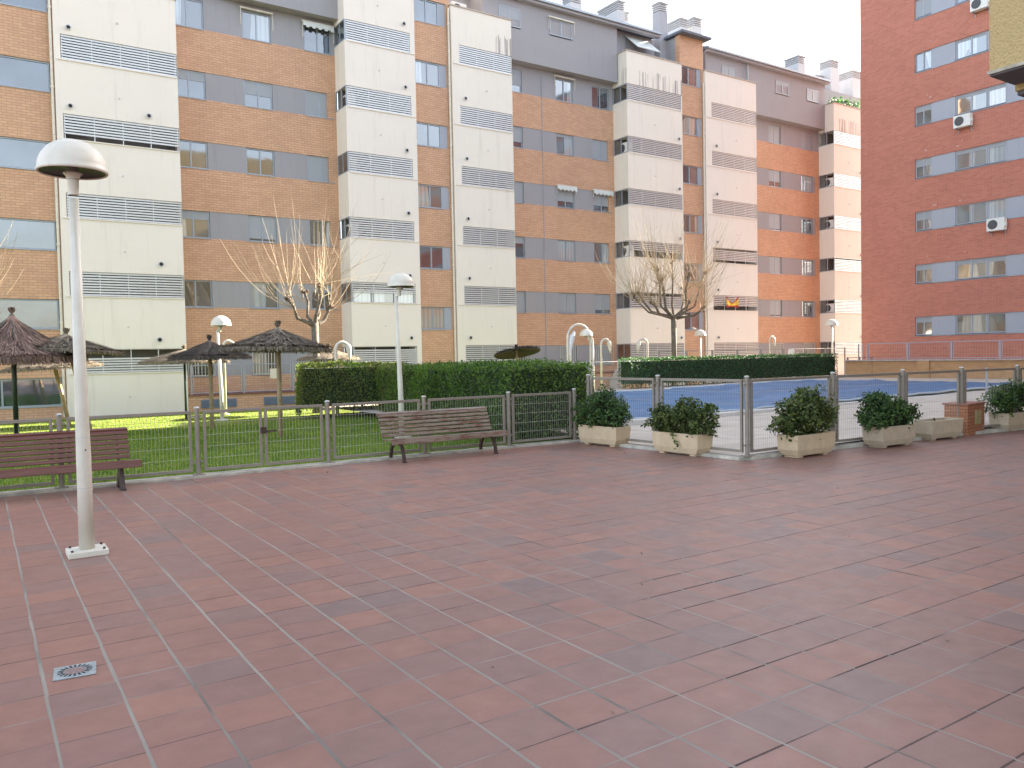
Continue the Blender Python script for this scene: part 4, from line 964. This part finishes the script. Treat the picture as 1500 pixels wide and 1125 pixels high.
# ---- pool cover
m = MB(); nx, ny = 70, 34; rr = random.Random(9)
def cov(u, v):
    x = 12.9+(33.3-12.9)*u; y = 14.4+(24.3-14.4)*v
    # rounded far right corner, wavy hem
    ex = .12*math.sin(x*2.1)+.08*math.sin(x*5.7+1); 
    if v == 0: y += ex*.6
    if v == 1: y += ex
    cx = max(0, (u-.90)/.10); cv = abs(v-.5)*2
    y = 19.35+(y-19.35)*(1-.35*cx*cx*(v > .5))
    e_ = min(min(u, 1-u)*20.4, min(v, 1-v)*9.9)
    h = .035 if e_ < .35 else .005+.05*math.sin(x*.9+y*.5)*math.sin(y*1.3)
    h += .012*math.sin(x*4+y*3)+.05*max(0, math.sin(y*2.2+.25*math.sin(x*.7)))**6
    return (x, y, dz(x)+.05+h)
for j in range(ny+1):
    for i in range(nx+1): m.v.append(cov(i/nx, j/ny))
for j in range(ny):
    for i in range(nx): q = j*(nx+1)+i; m.f.append((q,q+1,q+nx+2,q+nx+1))
e = empty('pool_cover', (23, 19, 0), label='blue tarpaulin cover stretched over the swimming pool', cat='pool cover')
o = m.build('tarpaulin', TARP, e, smooth=True); o.location = (-23,-19,0)
m = MB()
pts = [cov(i/nx, 0) for i in range(nx+1)]
m.tube([(x-23,y-19,z+.0) for x, y, z in pts], .035, 6); pts = [cov(i/nx, 1) for i in range(nx+1)]
m.tube([(x-23,y-19,z+.0) for x, y, z in pts], .035, 6); m.build('hem', plain('pale_hem', (.42,.50,.58), .6), e, smooth=True)
m = MB(); m.box(12.5,14.0,dz(14)-.02,34.4,14.28,dz(20)+.055); m.box(12.5,24.55,dz(12)-.02,34.4,24.85,dz(22)+.06)
m.build('pool_coping', plain('white_coping_stones', (.62,.60,.57), .7, 0, .12, 2), None, kind='structure')
m = MB(); m.tube([(0,0,0),(0,0,.88)], .035, 8); m.tube([(0,0,.88),(0,0,.91)], .045, 8); o = m.build('bollard_post', GALV, None, label='slim grey post on the pool deck above the brick pillar', cat='post'); o.location = (26.0, 12.6, dz(26))
# ---- floor drain
e = empty('floor_drain', (.40, 5.17, 0), radians(-6), label='square grey metal floor drain with a round slotted grate', cat='drain')
m = MB(); m.box(-.108,-.105,.001,.108,.105,.007); m.build('plate', STEEL, e, bevel=.002)
m = MB(); m.lathe([(.06,.0072),(.078,.0085),(.09,.0072)], n=24); m.build('ring', STEEL, e)
m = MB()
for i in range(20):
    a_ = 2*pi*i/20; R = Matrix.Rotation(a_, 3, 'Z'); m.box(.060,-.0058,.0075,.088,.0058,.0092, R)
m.build('slots', DARK, e)
m = MB(); m.lathe([(.0001,.010),(.05,.009),(.056,.0072)], n=24); m.build('centre_disc', plain('rusty_disc', (.24,.17,.15), .6, .2, .3, 60), e)
# ---- flag on the fifth tower
e = empty('flag', (38.75, 34.2, 4.5), label='small red and yellow flag sagging on the white louvered balcony', cat='flag')
def fl(z_a, z_b, mat, nm, off=0):
    m = MB(); n_ = 10
    for i in range(n_):
        def P(t, s):
            x = 1.05*t; top = .72-.42*math.sin(pi*t); bot = .0+.05*math.sin(pi*t)
            return (x, -.03*math.sin(t*14)-.02+off, bot+(top-bot)*s)
        t0, t1 = i/n_, (i+1)/n_; a_, b_, c_, d_ = P(t0,z_a), P(t1,z_a), P(t1,z_b), P(t0,z_b)
        m.quad(a_, b_, c_, d_); m.quad((d_[0],d_[1]+.006,d_[2]),(c_[0],c_[1]+.006,c_[2]),(b_[0],b_[1]+.006,b_[2]),(a_[0],a_[1]+.006,a_[2]))
    m.build(nm, mat, e)
RDF = plain('flag_red', (.45,.05,.03), .8); YLF = plain('flag_yellow', (.75,.50,.05), .8)
fl(0, .25, RDF, 'stripe'); fl(.25, .78, YLF, 'stripe'); fl(.78, 1, RDF, 'stripe')
# ---- plants on the far roof terrace
rr = random.Random(5); m = MB()
for i in range(40):
    x = rr.uniform(-1.6,1.9); h_ = rr.uniform(.4,1.2); 
    for j in range(22): leafquad(m, Vector((x+rr.gauss(0,.12), rr.gauss(0,.12), rr.uniform(.1,h_))), Vector((rr.gauss(0,1),-1,rr.gauss(0,1))).normalized(), .22, .05, rr)
o = m.build('terrace_plants', LEAF_H2, None, label='row of leafy plants along the top of the farthest cream tower', cat='plants'); o.location = (52.2, 35.1, 18.7)
# ---- dry shrub where the long hedge ends
shrub((12.1,14.8,lz(14.8)), 0, [(0,0,.75,.35,.5,.6),(.1,.4,1.0,.3,.4,.4),(-.15,-.2,.45,.3,.3,.4)], 1100, 'sparse pale twiggy shrub right of the near end of the long hedge', LEAF_C, .06, 31, group=None)
# ---- pollarded plane trees
def tree(loc, fork, limbs, shoots, slen, seed, label, tr=.17, side=None):
    rr = random.Random(seed); e = empty('plane_tree', loc, 0, label=label, cat='tree', group='bare pollarded trees')
    m = MB(); pts = [(0,0,-.1),(0.01,0,.25),(.03,.02,fork*.5),(0,0,fork)]
    m.tube(pts, [tr*1.35, tr, tr*.82, tr*.88], 14); trunk = m.build('trunk', BARK, e, smooth=True)
    cm = MB(); kms = []; lm = MB()
    ends = []
    for (dx, dy, dz_, r_) in limbs:
        a_ = Vector((0,0,fork-.15)); b_ = Vector((dx, dy, fork+dz_)); mid = a_+(b_-a_)*.45+Vector((dx*.20+rr.uniform(-.08,.08), dy*.20+rr.uniform(-.08,.08), -abs(dz_)*.20)); mid2 = a_+(b_-a_)*.8+Vector((dx*.08+rr.uniform(-.12,.12), rr.uniform(-.12,.12), -.10*dz_))
        r_ *= .72; lm.tube([a_, a_+(mid-a_)*.5+Vector((0,0,.02)), mid, mid2, b_], [r_*1.5, r_*1.15, r_*.95, r_*.8, r_*.9], 10, True)
        # knuckle: lumpy fist
        km = MB(); kms.append(km)
        for k in range(6):
            o_ = Vector((rr.gauss(0,.05), rr.gauss(0,.05), rr.gauss(0,.05))); q = r_*rr.uniform(.8,1.25)
            km.lathe([(.001,-q),(q*.7,-q*.7),(q,0),(q*.7,q*.7),(.001,q)], b_+o_, 8)
        ends.append((b_, Vector((dx, dy, 0))))
        # knobs along the limb
        ends.append((mid2, Vector((dx, dy, 0))*.6))
    for i in range(shoots):
        b_, out = rr.choice(ends); o = out.normalized() if out.length > .01 else Vector((0,0,0))
        v = (o*rr.uniform(-.15,.8)+Vector((rr.gauss(0,.5), rr.gauss(0,.5), rr.uniform(.25,1.1)))).normalized()
        ln = slen*rr.uniform(.45,1.0)*(1 if rr.random() < .75 else .45); p = Vector(b_)+Vector((rr.gauss(0,.06),rr.gauss(0,.06),rr.gauss(0,.05))); pts = [p]; ns = 6
        up_ = rr.uniform(.16,.30)
        if rr.random() < .06: up_ = -.02
        for k in range(ns):
            p = p+v*ln/ns; pts.append(p); v = (v+Vector((rr.gauss(0,.05), rr.gauss(0,.05), up_))).normalized()
        r0 = rr.uniform(.007,.0135)
        cm.tube(pts, [r0*(1-.75*k/ns) for k in range(ns+1)], 4, False)
        if rr.random() < .45:   # side twig
            k = rr.randint(1,3); q = pts[k]; w = (pts[k+1]-pts[k]).normalized(); w = (w+Vector((rr.gauss(0,.5),rr.gauss(0,.5),.1))).normalized()
            cm.tube([q, q+w*ln*.2, q+w*ln*.36+Vector((0,0,ln*.08))], [r0*.55,r0*.4,r0*.2], 3, False)
    c = cm.build('crown', TWIG, e); lm.build('limbs', BARK, c, smooth=True); [km.build('knuckle', KNOT, c, smooth=True) for km in kms]
    return e
tree((10.35,28.6,-.2), 3.35, [(-1.05,-.2,.80,.085),(.62,.1,.55,.10),(.1,-.3,1.30,.09),(-.25,.3,1.1,.08),(.45,.5,1.45,.07)], 88, 4.1, 11, 'bare pollarded tree behind the wide grey thatched parasol, in front of the second cream tower', .15)
tree((29.6,29.6,-.1), 3.75, [(-1.7,-.2,.62,.10),(-2.0,.4,1.15,.08),(-1.1,-.3,1.75,.09),(-.75,.4,2.3,.09),(.9,-.3,2.05,.09),(2.3,.1,.42,.10),(.15,.2,2.7,.07),(1.5,.6,1.3,.07),(.5,-.6,.7,.07),(2.0,-.3,2.2,.07),(-2.6,.1,.9,.07)], 380, 3.8, 12, 'large bare pollarded tree lit by the sun above the far hedge', .155)
tree((-.55,27.6,-.2), 3.2, [(.5,0,.45,.09),(-.8,.1,.6,.09),(.15,-.4,1.0,.08),(-.2,.5,1.2,.08)], 60, 2.9, 13, 'bare tree whose pale shoots reach in at the left edge behind the brown thatched parasol', .15)

# ---- fallen leaves and crumbs on the paving (uncountable litter)
rr = random.Random(77); m = MB()
def litter(n, x0, x1, y0, y1):
    for _ in range(n):
        x, y = rr.uniform(x0, x1), rr.uniform(y0, y1)
        leafquad(m, Vector((x, y, .004)), Vector((rr.gauss(0,.12), rr.gauss(0,.12), 1)).normalized(), rr.uniform(.015,.045), rr.uniform(.004,.012), rr)
litter(70, 8.2, 10.0, 11.6, 12.6); litter(60, 9.2, 10.0, 9.0, 11.4); litter(70, 10.4, 18, 7.6, 8.3); litter(45, 5.4, 8.3, 11.6, 12.6); litter(30, -1, 5, 11.6, 12.6); litter(40, 0, 12, 2.5, 11)
m.build('fallen_leaves', plain('dry_leaves', (.20,.13,.07), .9, 0, .5, 9), None, kind='stuff')
